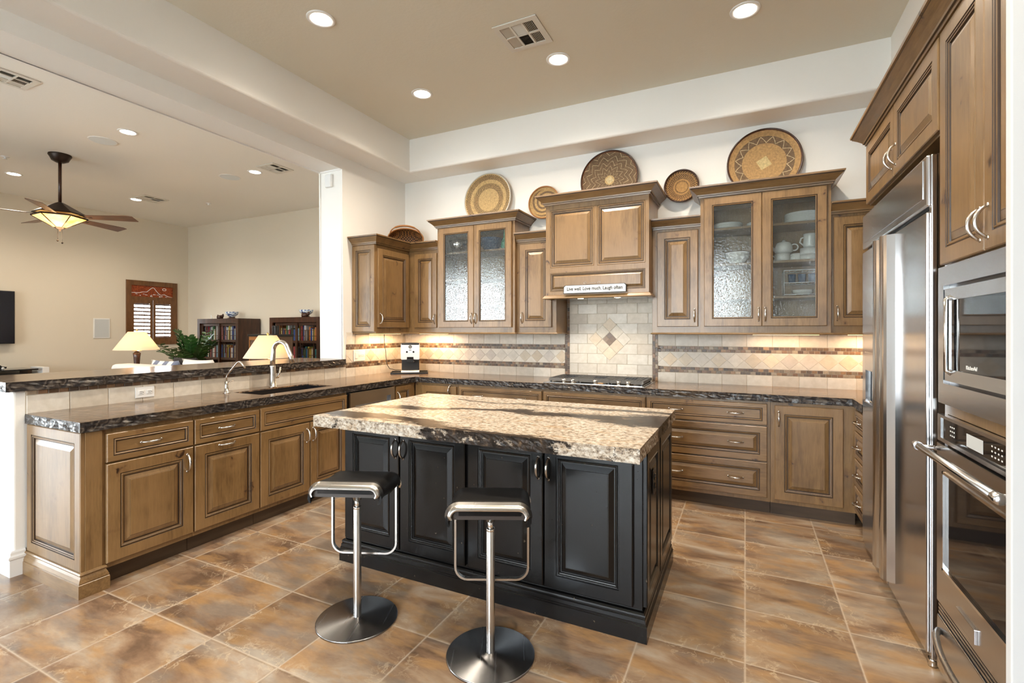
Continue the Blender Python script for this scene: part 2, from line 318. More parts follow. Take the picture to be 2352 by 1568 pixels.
a.set('Base Color', a.ramp(a.noise(v, 2, 5), [(.3, (.050, .028, .014)), (.7, (.095, .058, .032))])); MATS['wood_toe_shaded'] = a.m
# ------------------------------------------------------------------ mesh helpers
def box(bm, x0, x1, y0, y1, z0, z1, mi=0, bev=0., seg=2):
    if x0 > x1: x0, x1 = x1, x0
    if y0 > y1: y0, y1 = y1, y0
    if z0 > z1: z0, z1 = z1, z0
    vs = [bm.verts.new(p) for p in ((x0,y0,z0),(x1,y0,z0),(x1,y1,z0),(x0,y1,z0),(x0,y0,z1),(x1,y0,z1),(x1,y1,z1),(x0,y1,z1))]
    fs = [bm.faces.new([vs[i] for i in q]) for q in ((0,3,2,1),(4,5,6,7),(0,1,5,4),(1,2,6,5),(2,3,7,6),(3,0,4,7))]
    for f in fs: f.material_index = mi
    if bev > 0:
        es = list({e for f in fs for e in f.edges})
        r = bmesh.ops.bevel(bm, geom=es, offset=bev, segments=seg, profile=.5, affect='EDGES', clamp_overlap=True)
        for f in r['faces']: f.material_index = mi
    return fs
def lathe(bm, prof, segs=32, c=(0, 0, 0), mi=0, axis='z', smooth=True, caps=True):
    rings = []
    def P(r, h, t):
        a_, b_ = r*math.cos(t), r*math.sin(t)
        if axis == 'z': return (c[0]+a_, c[1]+b_, c[2]+h)
        if axis == 'y': return (c[0]+a_, c[1]+h, c[2]+b_)
        return (c[0]+h, c[1]+a_, c[2]+b_)
    for r, h in prof: rings.append([bm.verts.new(P(r, h, 2*PI*k/segs)) for k in range(segs)])
    fs = []
    for p, q in zip(rings, rings[1:]):
        for k in range(segs):
            f = bm.faces.new((p[k], p[(k+1) % segs], q[(k+1) % segs], q[k])); f.smooth = smooth; f.material_index = mi; fs.append(f)
    if caps:
        for rg, (r, h) in ((rings[0], prof[0]), (rings[-1], prof[-1])):
            if r > 1e-5:
                f = bm.faces.new(rg); f.material_index = mi; fs.append(f)
    return fs
def tube(bm, pts, r, segs=10, mi=0, closed=False, flat=None, caps=True):
    """Sweep a round (or flat=(w, h): rectangular) section along pts."""
    pts = [Vector(p) for p in pts]; n = len(pts); rings = []; nrm = None
    for i, p in enumerate(pts):
        if closed: d = pts[(i+1) % n]-pts[i-1]
        else: d = pts[min(i+1, n-1)]-pts[max(i-1, 0)]
        if d.length < 1e-9: d = Vector((0, 0, 1))
        d.normalize()
        if nrm is None:
            ref = Vector((0, 0, 1)) if abs(d.z) < .9 else Vector((0, 1, 0))
            nrm = d.cross(ref).normalized()
        else: nrm = (nrm-d*nrm.dot(d)).normalized()
        b = d.cross(nrm); rr = r[i] if isinstance(r, (list, tuple)) else r
        if flat: ring = [bm.verts.new(p+nrm*sx*flat[0]/2+b*sy*flat[1]/2) for sx, sy in ((-1,-1),(1,-1),(1,1),(-1,1))]
        else: ring = [bm.verts.new(p+(nrm*math.cos(2*PI*k/segs)+b*math.sin(2*PI*k/segs))*rr) for k in range(segs)]
        rings.append(ring)
    m = len(rings[0])
    for i in range(n if closed else n-1):
        p, q = rings[i], rings[(i+1) % n]
        for k in range(m):
            f = bm.faces.new((p[k], p[(k+1) % m], q[(k+1) % m], q[k])); f.material_index = mi; f.smooth = not flat
    if caps and not closed:
        for rg in (rings[0], rings[-1]): bm.faces.new(rg).material_index = mi
def prism(bm, poly, axis, a0, a1, mi=0):
    """Extrude a 2-D polygon along an axis; poly gives the two other coordinates in x,y,z order."""
    def P(u, v, a_):
        return {'x': (a_, u, v), 'y': (u, a_, v), 'z': (u, v, a_)}[axis]
    A_ = [bm.verts.new(P(u, v, a0)) for u, v in poly]; B_ = [bm.verts.new(P(u, v, a1)) for u, v in poly]
    n = len(poly); fs = [bm.faces.new(A_[::-1]), bm.faces.new(B_)]
    for i in range(n): fs.append(bm.faces.new((A_[i], A_[(i+1) % n], B_[(i+1) % n], B_[i])))
    for f in fs: f.material_index = mi
    return fs
def molding(bm, path, prof, mi=0, dark=()):
    """Sweep profile (out, z) along a plan polyline with mitred corners; out is to the right of travel."""
    n = len(path); P = [Vector(p) for p in path]; rows = []
    for i in range(n):
        ns = []
        if i > 0: d = (P[i]-P[i-1]).normalized(); ns.append(Vector((d.y, -d.x)))
        if i < n-1: d = (P[i+1]-P[i]).normalized(); ns.append(Vector((d.y, -d.x)))
        m = sum(ns, Vector((0, 0)))
        if len(ns) == 2: m = m/ (1+ns[0].dot(ns[1]))
        rows.append([bm.verts.new((P[i].x+m.x*o_, P[i].y+m.y*o_, z_)) for o_, z_ in prof])
    k = len(prof)
    for i in range(n-1):
        for j in range(k):
            f = bm.faces.new((rows[i][j], rows[i+1][j], rows[i+1][(j+1) % k], rows[i][(j+1) % k]))
            f.material_index = 1 if j in dark else mi
    for rg in (rows[0], rows[-1]): bm.faces.new(rg).material_index = mi
def obj(name, bm, mats, parent=None, loc=(0, 0, 0), rot=(0, 0, 0), smooth=None):
    bmesh.ops.recalc_face_normals(bm, faces=bm.faces)
    me = bpy.data.meshes.new(name); bm.to_mesh(me); bm.free()
    if smooth is not None: me.shade_smooth() if smooth else me.shade_flat()
    for m in ([mats] if isinstance(mats, str) else mats): me.materials.append(MATS[m])
    o = bpy.data.objects.new(name, me); C.objects.link(o); o.location = loc; o.rotation_euler = rot
    if parent: o.parent = parent
    return o
def B(): return bmesh.new()
def bobj(name, dims, mat, parent=None, loc=(0, 0, 0), rot=(0, 0, 0), bev=.003):
    bm = B(); box(bm, *dims, bev=bev); return obj(name, bm, mat, parent, loc, rot)
def tag(o, label, cat, group=None):
    o['label'] = label; o['category'] = cat
    if group: o['group'] = group
    return o
def thing(name, label, cat, loc=(0, 0, 0), rz=0., group=None, rot=None):
    o = bpy.data.objects.new(name, None); o.empty_display_size = .05; C.objects.link(o)
    o.location = loc; o.rotation_euler = rot or (0, 0, rz); return tag(o, label, cat, group)
def struct(o): o['kind'] = 'structure'; return o
def dup(root, loc, rz=None, label=None, group=None):
    r = root.copy(); C.objects.link(r); r.location = loc
    if rz is not None: r.rotation_euler = (0, 0, rz)
    if label: r['label'] = label
    if group: r['group'] = group
    for ch in list(root.children):
        c = ch.copy(); C.objects.link(c); c.parent = r
        for g in list(ch.children):
            d = g.copy(); C.objects.link(d); d.parent = c
    return r
def text_mesh(txt, size, depth=.0006, font_shear=0., space=1.):
    cu = bpy.data.curves.new('lettering', 'FONT'); cu.body = txt; cu.size = size; cu.extrude = depth; cu.align_x = 'CENTER'; cu.align_y = 'CENTER'
    cu.offset = .0011 if size > .03 else 0.; cu.shear = font_shear; cu.space_character = space
    to = bpy.data.objects.new('lettering', cu); C.objects.link(to); dg = bpy.context.evaluated_depsgraph_get()
    me = bpy.data.meshes.new_from_object(to.evaluated_get(dg)); bpy.data.objects.remove(to); bpy.data.curves.remove(cu)
    return me
def lettering(txt, size, mat, parent, loc, rot, sx=1., name='lettering', **kw):
    me = text_mesh(txt, size, **kw); me.materials.clear(); me.materials.append(MATS[mat])
    for p in me.polygons: p.material_index = 0
    o = bpy.data.objects.new(name, me); C.objects.link(o); o.parent = parent; o.location = loc; o.rotation_euler = rot; o.scale = (sx, 1, 1); return o
# ------------------------------------------------------------------ panelled doors (front faces -y, local origin at lower left)
def rings_panel(bm, w, h, prof, hole=False, back=0.):
    """prof: (inset, y, material of the strip leading to the next ring)."""
    rows = []
    for ins, y, mi in prof:
        rows.append([bm.verts.new(p) for p in ((ins, y, ins), (w-ins, y, ins), (w-ins, y, h-ins), (ins, y, h-ins))])
    for (p, q, pr) in zip(rows, rows[1:], prof):
        for k in range(4): bm.faces.new((p[k], p[(k+1) % 4], q[(k+1) % 4], q[k])).material_index = pr[2]
    if not hole: bm.faces.new(rows[-1]).material_index = prof[-1][2]
    if back is not None and not hole: bm.faces.new(rows[0][::-1]).material_index = 0
    if hole:
        p, q = rows[-1], rows[0]
        for k in range(4): bm.faces.new((p[k], p[(k+1) % 4], q[(k+1) % 4], q[k])).material_index = 0
def raised(bm, w, h, fr=.062, t=.021, edge=0):
    s = min(1., min(w, h)/.34) if min(w, h) < .34 else 1.
    f = fr*max(s, .55); g = .86 if s == 1 else max(s, .6)
    P = [(0, 0, 0), (0, -t+.004, edge), (.004, -t, 0), (f, -t, 1), (f+.0025*g, -t+.004, 1), (f+.006*g, -t+.004, 0), (f+.009*g, -t+.0005, 0), (f+.013*g, -t+.001, 1),
         (f+.016*g, -t+.005, 0), (f+.021*g, -t+.006, 1), (f+.023*g, -t+.012, 1), (f+.029*g, -t+.012, 0), (f+.056*g, -t+.003, 1), (f+.0575*g, -t+.003, 0), (f+.060*g, -t+.002, 0)]
    rings_panel(bm, w, h, P)
def flatpan(bm, w, h, fr=.030, t=.021):
    f = fr
    P = [(0, 0, 0), (0, -t+.004, 0), (.004, -t, 0), (f, -t, 1), (f+.002, -t+.003, 1), (f+.005, -t+.003, 0), (f+.009, -t, 0), (f+.013, -t+.003, 1), (f+.015, -t+.008, 1), (f+.019, -t+.008, 0)]
    rings_panel(bm, w, h, P)
def glassframe(bm, w, h, fr=.062, t=.021):
    f = fr
    P = [(0, 0, 0), (0, -t+.004, 0), (.004, -t, 0), (f, -t, 1), (f+.002, -t+.004, 1), (f+.005, -t+.004, 0), (f+.008, -t+.001, 0), (f+.012, -t+.003, 1), (f+.014, -t+.012, 0)]
    rings_panel(bm, w, h, P, hole=True)
def pull(parent, x, z, vert=True, L=.105, mat='pewter', y=-.021):
    bm = B(); pts = []; rr = []
    for k in range(17):
        s = -1+2*k/16; d = .030*(1-abs(s)**2.4)+.002
        pts.append((0, -d, s*L/2) if vert else (s*L/2, -d, 0)); rr.append(.0048+.0022*(1-s*s))
    tube(bm, pts, rr, 8)
    for s in (-1, 1):
        c = (0, -.002, s*L/2) if vert else (s*L/2, -.002, 0)
        lathe(bm, [(.0075, 0), (.0075, -.004), (.004, -.006)], 10, (c[0], c[1]+.004, c[2]), axis='y')
    return obj('handle', bm, mat, parent, (x, y, z))
def front(parent, kind, x0, x1, z0, z1, mats=('wood', 'glaze'), name='door', y=-.0005, handle=None, hmat='pewter', **kw):
    """A door or drawer front on a cabinet (cabinet local: x along the face, front looks to -y)."""
    bm = B(); w, h = x1-x0, z1-z0
    {'raised': raised, 'flat': flatpan, 'glass': glassframe}[kind](bm, w, h, **kw)
    o = obj(name, bm, list(mats), parent, (x0, y, z0))
    if kind == 'glass':
        g = B(); f = .072; box(g, f, w-f, -.011, -.007, f, h-f); obj('glass_pane', g, 'glass_seeded', o)
    for hd in (handle if isinstance(handle, list) else [handle] if handle else []):
        pull(o, hd[0]-x0, hd[1]-z0, hd[2] == 'v', mat=hmat)
    return o
CROWN = [(0, 0), (.012, .0), (.014, .012), (.022, .014), (.024, .024), (.030, .030), (.046, .046), (.066, .062), (.072, .066), (.072, .072), (.080, .074), (.082, .086), (0, .086)]
def crown(parent, path, z, sc=1., mats=('wood_h', 'glaze'), name='crown_molding', sz=None):
    bm = B(); molding(bm, path, [(o_*sc, z+q*(sz or sc)) for o_, q in CROWN], 0, (2, 8)); return obj(name, bm, list(mats), parent)
# ------------------------------------------------------------------ the setting
XL, YB = -3.74, 4.74          # kitchen's left wall face and back wall face
LW, LB = -10.95, 6.41         # living room's far wall and back wall
def wall(name, parts, mat, bev=0.):
    bm = B()
    for p in parts: box(bm, *p, bev=bev, seg=4)
    return struct(obj(name, bm, mat))
wall('floor', [(-11.2, 3.0, REAR-.2, 6.7, -.1, 0)], 'floor_tile')
wall('wall_back', [(-4.0, 1.6, YB, YB+.14, 0, 3.7)], 'paint_kitchen')
bm = B(); prism(bm, [(REAR, 3.075), (3.73, 3.075), (3.73, 0), (LB, 0), (LB, 3.7), (REAR, 3.7)], 'x', -4.07, XL)
bmesh.ops.bevel(bm, geom=[e_ for e_ in bm.edges if abs(e_.verts[0].co.y-LB) > .1 or abs(e_.verts[1].co.y-LB) > .1], offset=.014, segments=4, affect='EDGES'); struct(obj('wall_left', bm, 'paint_kitchen'))
wall('wall_peninsula', [(-4.07, XL, 1.23, 3.74, 0, 1.045)], 'paint_kitchen', .014)
wall('wall_right', [(1.46, 1.6, 1.74, YB+.1, 0, 3.7)], 'paint_kitchen')
wall('wall_right_return', [(.62, 3.0, 1.685, 1.716, 0, 3.7), (.76, 3.0, 1.70, 1.765, 0, 3.7)], 'paint_white', .004)
wall('wall_right_near', [(2.6, 2.75, REAR, 1.70, 0, 3.7)], 'paint_kitchen')
wall('ceiling', [(-3.72, 3.0, REAR, YB, 3.56, 3.72)], 'paint_ceiling')
wall('ceiling_living', [(-11.2, -4.05, REAR, 6.7, 3.66, 3.82)], 'paint_living_ceiling')
wall('ceiling_soffit', [(XL-.02, -3.425, REAR, YB+.02, 3.19, 3.60), (-3.45, 2.7, 4.42, YB+.02, 3.19, 3.60), (.97, 2.7, REAR, 4.45, 3.19, 3.60)], 'paint_kitchen', .022)
wall('wall_living_back', [(-11.1, -4.0, LB, LB+.15, 0, 3.7)], 'paint_living')
WY0, WY1, WZ0, WZ1 = 5.25, 6.15, 1.14, 2.39
wall('wall_living_far', [(LW-.15, LW, REAR, FARWIN[0], 0, 3.7), (LW-.15, LW, FARWIN[1], WY0, 0, 3.7), (LW-.15, LW, FARWIN[0], FARWIN[1], 0, FARWIN[2]), (LW-.15, LW, FARWIN[0], FARWIN[1], FARWIN[3], 3.7), (LW-.15, LW, WY1, 6.6, 0, 3.7), (LW-.15, LW, WY0, WY1, 0, WZ0), (LW-.15, LW, WY0, WY1, WZ1, 3.7)], 'paint_living')
rear = []; xs = [-11.1]
for x0, x1, z0, z1 in WINS:
    rear.append((xs[-1], x0, REAR-.15, REAR, 0, 3.75)); rear += [(x0, x1, REAR-.15, REAR, 0, z0), (x0, x1, REAR-.15, REAR, z1, 3.75)]; xs.append(x1)
rear.append((xs[-1], 2.75, REAR-.15, REAR, 0, 3.75))
wall('wall_rear', rear, 'paint_kitchen')
for i, (x0, x1, z0, z1) in enumerate(WINS+[FARWIN]):
    r = struct(thing('window_%d' % (i+2), 'wide glazed patio door', 'window', ((x0+x1)/2, REAR-.08, z0) if i < 2 else (LW-.08, (x0+x1)/2, z0), 0 if i < 2 else PI/2))
    for k in ('label', 'category'): del r[k]
    bm = B(); h = z1-z0; hw = (x1-x0)/2; n = 4
    for a_ in range(n+1):
        xx = -hw+2*hw*a_/n; box(bm, max(xx-.035, -hw), min(xx+.035, hw), -.03, .03, 0, h)
    box(bm, -hw, hw, -.03, .03, 0, .07); box(bm, -hw, hw, -.03, .03, h-.07, h); box(bm, -hw, hw, -.025, .025, h*.72, h*.72+.06)
    obj('window_frame', bm, 'white_trim', r)
    g = B(); box(g, -hw, hw, -.004, .004, .05, h-.05); obj('window_pane', g, 'glass_clear', r)
wall('ground', [(-60, 60, -70, 40, -.4, -.15)], 'patio')
# baseboards
BASE = [(0, 0), (.016, 0), (.016, .095), (.022, .10), (.022, .112), (.012, .120), (.012, .134), (.006, .142), (0, .142)]
bm = B(); molding(bm, [(-4.07, 3.5), (-4.07, 1.23), (XL, 1.23), (XL, 1.283)], BASE); struct(obj('baseboard_left', bm, 'white_trim'))
bm = B(); molding(bm, [(-4.075, LB), (LW, LB), (LW, REAR)][::-1], BASE); struct(obj('baseboard_living', bm, 'white_trim'))
# ------------------------------------------------------------------ backsplash tiling (one small prism per tile, each its own tint)
TR = [(.62, .565, .49), (.66, .61, .54), (.58, .52, .44), (.69, .645, .58), (.61, .54, .455), (.64, .585, .51)]
MO = [(.16, .085, .045), (.20, .11, .06), (.12, .070, .045), (.26, .15, .075), (.19, .13, .09), (.30, .23, .16), (.10, .065, .045)]
class Tiles:
    def __init__(s, plane, pos): s.bm = B(); s.col = s.bm.loops.layers.float_color.new('tint'); s.plane = plane; s.pos = pos
    def P(s, u, v, d): return (u, s.pos-d, v) if s.plane == 'y' else (s.pos+d, u, v)
    def poly(s, pts, d, col, mi, var=.05, bev=.0016):
        cx = sum(p[0] for p in pts)/len(pts); cz = sum(p[1] for p in pts)/len(pts); n = len(pts)
        k = 1+random.uniform(-var, var)*2; c = [min(1, q*k) for q in col]
        A_ = [s.bm.verts.new(s.P(u, v, 0)) for u, v in pts]
        M_ = [s.bm.verts.new(s.P(u, v, d-bev)) for u, v in pts]
        F_ = []
        for u, v in pts:
            L = math.hypot(u-cx, v-cz); q = max(0, 1-bev*1.6/max(L, .004)); F_.append(s.bm.verts.new(s.P(cx+(u-cx)*q, cz+(v-cz)*q, d)))
        fs = [s.bm.faces.new(F_)]
        for i in range(n):
            j = (i+1) % n; fs.append(s.bm.faces.new((A_[i], A_[j], M_[j], M_[i]))); fs.append(s.bm.faces.new((M_[i], M_[j], F_[j], F_[i])))
        for f in fs:
            f.material_index = mi
            for lp in f.loops: lp[s.col] = (*c, 1)
    def rect(s, u0, u1, v0, v1, d, col, mi, gap=.0016, **kw):
        s.poly([(u0+gap, v0+gap), (u1-gap, v0+gap), (u1-gap, v1-gap), (u0+gap, v1-gap)], d, col, mi, **kw)
    def grid(s, u0, u1, v0, v1, w, d, pal, mi, shift=0., gap=.0016, var=.05):
        u = u0-shift
        while u < u1-1e-4:
            a_, b_ = max(u, u0), min(u+w, u1)
            if b_-a_ > .006: s.rect(a_, b_, v0, v1, d, random.choice(pal), mi, gap, var=var)
            u += w
    def vgrid(s, u0, u1, v0, v1, h, d, pal, mi, shift=0.):
        v = v0-shift
        while v < v1-1e-4:
            a_, b_ = max(v, v0), min(v+h, v1)
            if b_-a_ > .006: s.rect(u0, u1, a_, b_, d, random.choice(pal), mi, .0012, var=.2)
            v += h
    def backing(s, u0, u1, v0, v1, d=.0015):
        s.poly([(u0, v0), (u1, v0), (u1, v1), (u0, v1)], d, (.5, .45, .38), 2, bev=.0001)
    def bands(s, u0, u1, sh=0.):
        s.backing(u0, u1, .90, 1.378, .002)
        s.grid(u0, u1, .905, 1.005, .2, .006, TR, 0, .2*sh); s.grid(u0, u1, 1.252, 1.376, .2, .006, TR, 0, .2*sh)
        for z0 in (1.006, 1.198):
            s.grid(u0, u1, z0, z0+.0265, .040, .0058, MO, 1, .01, .0013, .22); s.grid(u0, u1, z0+.0265, z0+.053, .040, .0058, MO, 1, .03, .0013, .22)
        s.rect(u0, u1, 1.0605, 1.1965, .0045, (.66, .60, .52), 0)
        p = .1395; h = .0672; zc = 1.1285; u = u0-p*sh
        def clip(P, lim, keep):
            out = []
            for k_ in range(len(P)):
                a_, b_ = P[k_-1], P[k_]; ia, ib = keep(a_[0]), keep(b_[0])
                if ia != ib: f_ = (lim-a_[0])/(b_[0]-a_[0]); out.append((lim, a_[1]+(b_[1]-a_[1])*f_))
                if ib: out.append(b_)
            return out
        while u < u1+p:
            cc_ = random.choice([(.64, .55, .43), (.66, .60, .52), (.62, .51, .38), (.58, .52, .46)])
            for q, dd, cc in ((0., .005, (.44, .37, .29)), (.0022, .0062, cc_)):
                hh = h-q; cl = clip(clip([(u, zc-hh), (u+hh*1.03, zc), (u, zc+hh), (u-hh*1.03, zc)], u0+.001, lambda a_: a_ >= u0+.001), u1-.001, lambda a_: a_ <= u1-.001)
                if len(cl) > 2 and max(a_ for a_, _ in cl)-min(a_ for a_, _ in cl) > .012: s.poly(cl, dd, cc, 0, bev=.0006)
            u += p
    def done(s, name): return struct(obj(name, s.bm, ['travertine', 'mosaic', 'grout']))
t = Tiles('y', YB); t.bands(-3.735, -1.676, .5); t.bands(-.746, 1.44, .2)
t.backing(-1.70, -.72, .90, 1.75, .002)
for u0 in (-1.676, -.795):
    t.vgrid(u0, u0+.0245, .905, 1.74, .040, .0058, MO, 1, .01); t.vgrid(u0+.0245, u0+.049, .905, 1.74, .040, .0058, MO, 1, .03)
k = 0; z = .915-.05
while z < 1.74:
    t.grid(-1.627, -.795, max(z, .905), z+.1, .2, .0062, TR, 0, .11 if k % 2 else .01, .0019); z += .1; k += 1
cx, cz, hd = -1.211, 1.312, .212
t.poly([(cx, cz-hd), (cx+hd, cz), (cx, cz+hd), (cx-hd, cz)], .0068, (.42, .36, .29), 0, bev=.0008)
st_ = .2/math.sqrt(2)/2*1.0
for i in (-1, 0, 1):
    for j in (-1, 0, 1):
        ux, uz = cx+(i+j)*.0707, cz+(i-j)*.0707
        if i == 0 and j == 0:
            for a_ in (-.5, .5):
                for b_ in (-.5, .5):
                    q = .0335; qx, qz = ux+(a_+b_)*.0345, uz+(a_-b_)*.0345
                    t.poly([(qx, qz-q), (qx+q, qz), (qx, qz+q), (qx-q, qz)], .0085, random.choice([(.20, .125, .075), (.24, .16, .105), (.17, .11, .075)]), 1, bev=.0008)
        else:
            q = .0688; t.poly([(ux, uz-q), (ux+q, uz), (ux, uz+q), (ux-q, uz)], .0085, random.choice([(.64, .56, .45), (.68, .62, .54), (.62, .52, .40), (.66, .60, .51)]), 0, bev=.001)
t.done('wall_back_tile')
t = Tiles('x', XL); t.bands(3.765, 4.735, .35); t.done('wall_left_tile')
t = Tiles('x', XL); t.backing(1.283, 3.76, .90, 1.046, .002)
t.grid(1.287, 3.76, .905, 1.0185, .1995, .007, TR, 0, 0., .002); t.grid(1.287, 3.76, 1.0195, 1.0445, .0487, .007, MO, 1, 0., .0013, .2); t.done('wall_peninsula_tile')
# ------------------------------------------------------------------ countertops
def rough_edge(bm, p0, p1, nrm, z0, z1, amp, mi=1, ins=.02, step=.03, rows=5):
    p0, p1, nrm = Vector((*p0, 0)), Vector((*p1, 0)), Vector((*nrm, 0)); L = (p1-p0).length; n = max(4, int(L/step)); g = []
    for j in range(rows+3):
        row = []
        for i in range(n+1):
            p = p0+(p1-p0)*(i/n)
            if j == 0: q = p-nrm*ins; z = z1
            elif j == 1: q = p-nrm*.002; z = z1-.0005
            elif j == rows+2: q = p-nrm*ins; z = z0
            else:
                f = (j-1)/(rows+.2); e_ = 0 if i in (0, n) else 1
                q = p-nrm*(amp*random.random()*e_+.001)+(p1-p0).normalized()*random.uniform(-.3, .3)*step*e_; z = z1-(z1-z0)*f
            row.append(bm.verts.new((q.x, q.y, z)))
        g.append(row)
    for a_, b_ in zip(g, g[1:]):
        for i in range(n): bm.faces.new((a_[i], a_[i+1], b_[i+1], b_[i])).material_index = mi if g.index(a_) else 0
Z0, Z1 = .857, .914; I = .018
SK = (-3.575, -3.245, 2.43, 3.12)
root = tag(obj('countertop', (lambda bm: ([box(bm, *q, Z0, Z1) for q in ((XL+.001, SK[0], 1.276+I, YB-.001), (SK[1], -3.10-I, 1.276+I, 4.10+I), (SK[0], SK[1], 1.276+I, SK[2]), (SK[0], SK[1], SK[3], YB-.001),
    (SK[1], .68+I, 4.10+I, YB-.001), (.68+I, 1.45, 3.79, YB-.001))],
    rough_edge(bm, (-3.10, 1.276), (-3.10, 4.10), (1, 0), Z0, Z1, .008), rough_edge(bm, (-3.10, 4.10), (.68, 4.10), (0, -1), Z0, Z1, .007), rough_edge(bm, (.68, 4.10), (.68, 3.79), (-1, 0), Z0, Z1, .008),
    rough_edge(bm, (-3.725, 1.276), (-3.10, 1.276), (0, -1), Z0, Z1, .008), bm)[-1])(B()), ['granite_dark', 'granite_dark_chiselled']),
    'dark veined granite worktop with chiselled edge running round the wall cabinets', 'countertop')
bm = B(); box(bm, -4.35, -3.70-I, 1.19+I, 3.728, 1.046, 1.103); rough_edge(bm, (-3.70, 1.19), (-3.70, 3.728), (1, 0), 1.046, 1.103, .008); rough_edge(bm, (-4.35, 1.19), (-3.70, 1.19), (0, -1), 1.046, 1.103, .008)
box(bm, -3.742, -3.70-I, 3.72, 3.748, 1.046, 1.103)
tag(obj('bar_ledge', bm, ['granite_dark', 'granite_dark_chiselled']), 'raised dark granite bar ledge on the half wall behind the sink', 'countertop')
bm = B(); box(bm, .012, 1.808, .012, 1.083, .856, .914)
for a_, b_, n_ in (((0, 0), (1.82, 0), (0, -1)), ((1.82, 0), (1.82, 1.095), (1, 0)), ((1.82, 1.095), (0, 1.095), (0, 1)), ((0, 1.095), (0, 0), (-1, 0))):
    rough_edge(bm, a_, b_, n_, .850, .914, .005, ins=.012, step=.022)
tag(obj('island_countertop', bm, ['granite_island', 'granite_island_edge'], None, (-2.2, 1.967, 0)), 'cream and brown granite slab with dark bands lying on the black island', 'countertop')
# ------------------------------------------------------------------ cabinetry
def M4(o): return Matrix.Translation(o.location) @ o.rotation_euler.to_matrix().to_4x4()
def wchild(o, parent):          # part modelled in room coordinates
    o.parent = parent; o.matrix_parent_inverse = M4(parent).inverted(); return o
PLINTH = [(0, 0), (.022, 0), (.022, .070), (.018, .073), (.020, .078), (.014, .096), (.008, .108), (.010, .112), (.014, .118), (.010, .125), (0, .128)]
def base_cab(label, loc, th, w_, depth, y0=0., group='base cabinets along the walls', z1=.856):
    t = thing('base_cabinet', label, 'cabinet', loc, th, group)
    bm = B(); box(bm, .0005, w_-.0005, 0, depth, .10, z1); obj('carcass', bm, 'wood', t)
    bm = B(); box(bm, .001, w_-.001, .055, depth, 0, .10); obj('toe_kick', bm, 'wood_toe_shaded', t)
    return t
FX = -3.13; DEP = .58
WH = ('wood_h', 'glaze')
def L(label, y0, y1): return base_cab(label, (FX, y0, 0), PI/2, y1-y0, DEP)
t = L('honey-brown base cabinet at the open end of the peninsula, with panelled end and plinth', 1.305, 1.856); o0 = 1.305
front(t, 'flat', 1.397-o0, 1.852-o0, .676, .832, WH, 'drawer', handle=(1.615-o0, .755, 'h'))
front(t, 'raised', 1.397-o0, 1.852-o0, .13, .667, handle=(1.815-o0, .575, 'v'))
bm = B(); raised(bm, .60, .727, fr=.055); wchild(obj('end_panel', bm, ['wood', 'glaze'], None, (-3.722, 1.305, .128)), t)
wchild(bobj('pilaster', (-3.14, -3.12, 1.306, 1.382, .10, .855), 'wood', bev=.002), t)
bm = B(); molding(bm, [(-3.735, 1.29), (-3.118, 1.29), (-3.118, 1.384), (-3.19, 1.384)], PLINTH); wchild(obj('base_molding', bm, 'wood_h'), t)
t = L('base cabinet of the peninsula with a drawer over a pull-out front, sideways handles on both', 1.857, 2.3135); o0 = 1.857
front(t, 'flat', 1.861-o0, 2.309-o0, .676, .832, WH, 'drawer', handle=(2.07-o0, .755, 'h'))
front(t, 'raised', 1.861-o0, 2.309-o0, .13, .667, name='pull_out_front', handle=(2.07-o0, .643, 'h'))
t = L('sink base cabinet with a long false drawer and a pair of doors', 2.3145, 3.160); o0 = 2.3145
front(t, 'flat', 2.318-o0, 3.147-o0, .676, .838, WH, 'false_drawer')
front(t, 'raised', 2.318-o0, 2.750-o0, .13, .667, handle=(2.722-o0, .568, 'v')); front(t, 'raised', 2.757-o0, 3.147-o0, .13, .667, handle=(2.782-o0, .568, 'v'))
t = L('narrow base cabinet between the dishwasher and the inner corner of the worktop', 3.785, 4.125); o0 = 3.785
front(t, 'raised', 3.800-o0, 4.042-o0, .13, .840, handle=(3.824-o0, .73, 'v'))
# dishwasher
d = thing('dishwasher', 'stainless dishwasher with a recessed pocket handle under the worktop', 'dishwasher', (FX, 3.165, 0), PI/2)
bobj('tub', (.004, .612, 0, .56, .10, .852), 'black_plastic', d)
bm = B(); box(bm, .012, .604, -.03, -.001, .13, .722); box(bm, .012, .604, -.03, -.001, .80, .848); box(bm, .012, .07, -.03, -.001, .722, .80); box(bm, .546, .604, -.03, -.001, .722, .80); box(bm, .07, .546, -.006, -.001, .722, .80)
obj('door', bm, 'stainless_h', d); bobj('toe_kick', (.004, .612, .05, .5, 0, .10), 'black_plastic', d)
bm = B(); prism(bm, [(-.029, .80), (-.029, .775), (-.008, .79), (-.008, .80)], 'x', .07, .546); obj('handle', bm, 'stainless_h', d)
# back wall run
FY = 4.13
def K(label, x0, x1): return base_cab(label, (x0, FY, 0), 0., x1-x0, .60)
t = K('base cabinet at the far inner corner, mostly hidden behind the island', -3.125, -2.59)
front(t, 'raised', .095, .518, .13, .832, handle=(.443, .79, 'v'))
t = K('base cabinet with a drawer stack between the far corner and the cooktop', -2.589, -1.676); h2 = lambda z, a=.23, b=.69: [(a, z, 'h'), (b, z, 'h')]
for z0, z1 in ((.676, .838), (.405, .668), (.13, .397)): front(t, 'flat' if z0 > .6 else 'raised', .013, .905, z0, z1, WH, 'drawer', handle=h2((z0+z1)/2))
t = K('cooktop base cabinet with a wide false drawer above two doors', -1.675, -.744)
front(t, 'flat', .008, .925, .676, .838, WH, 'false_drawer')
front(t, 'raised', .008, .463, .13, .667, handle=(.435, .575, 'v')); front(t, 'raised', .470, .925, .13, .667, handle=(.498, .575, 'v'))
t = K('wide three-drawer base cabinet to the right of the cooktop', -.743, .172)
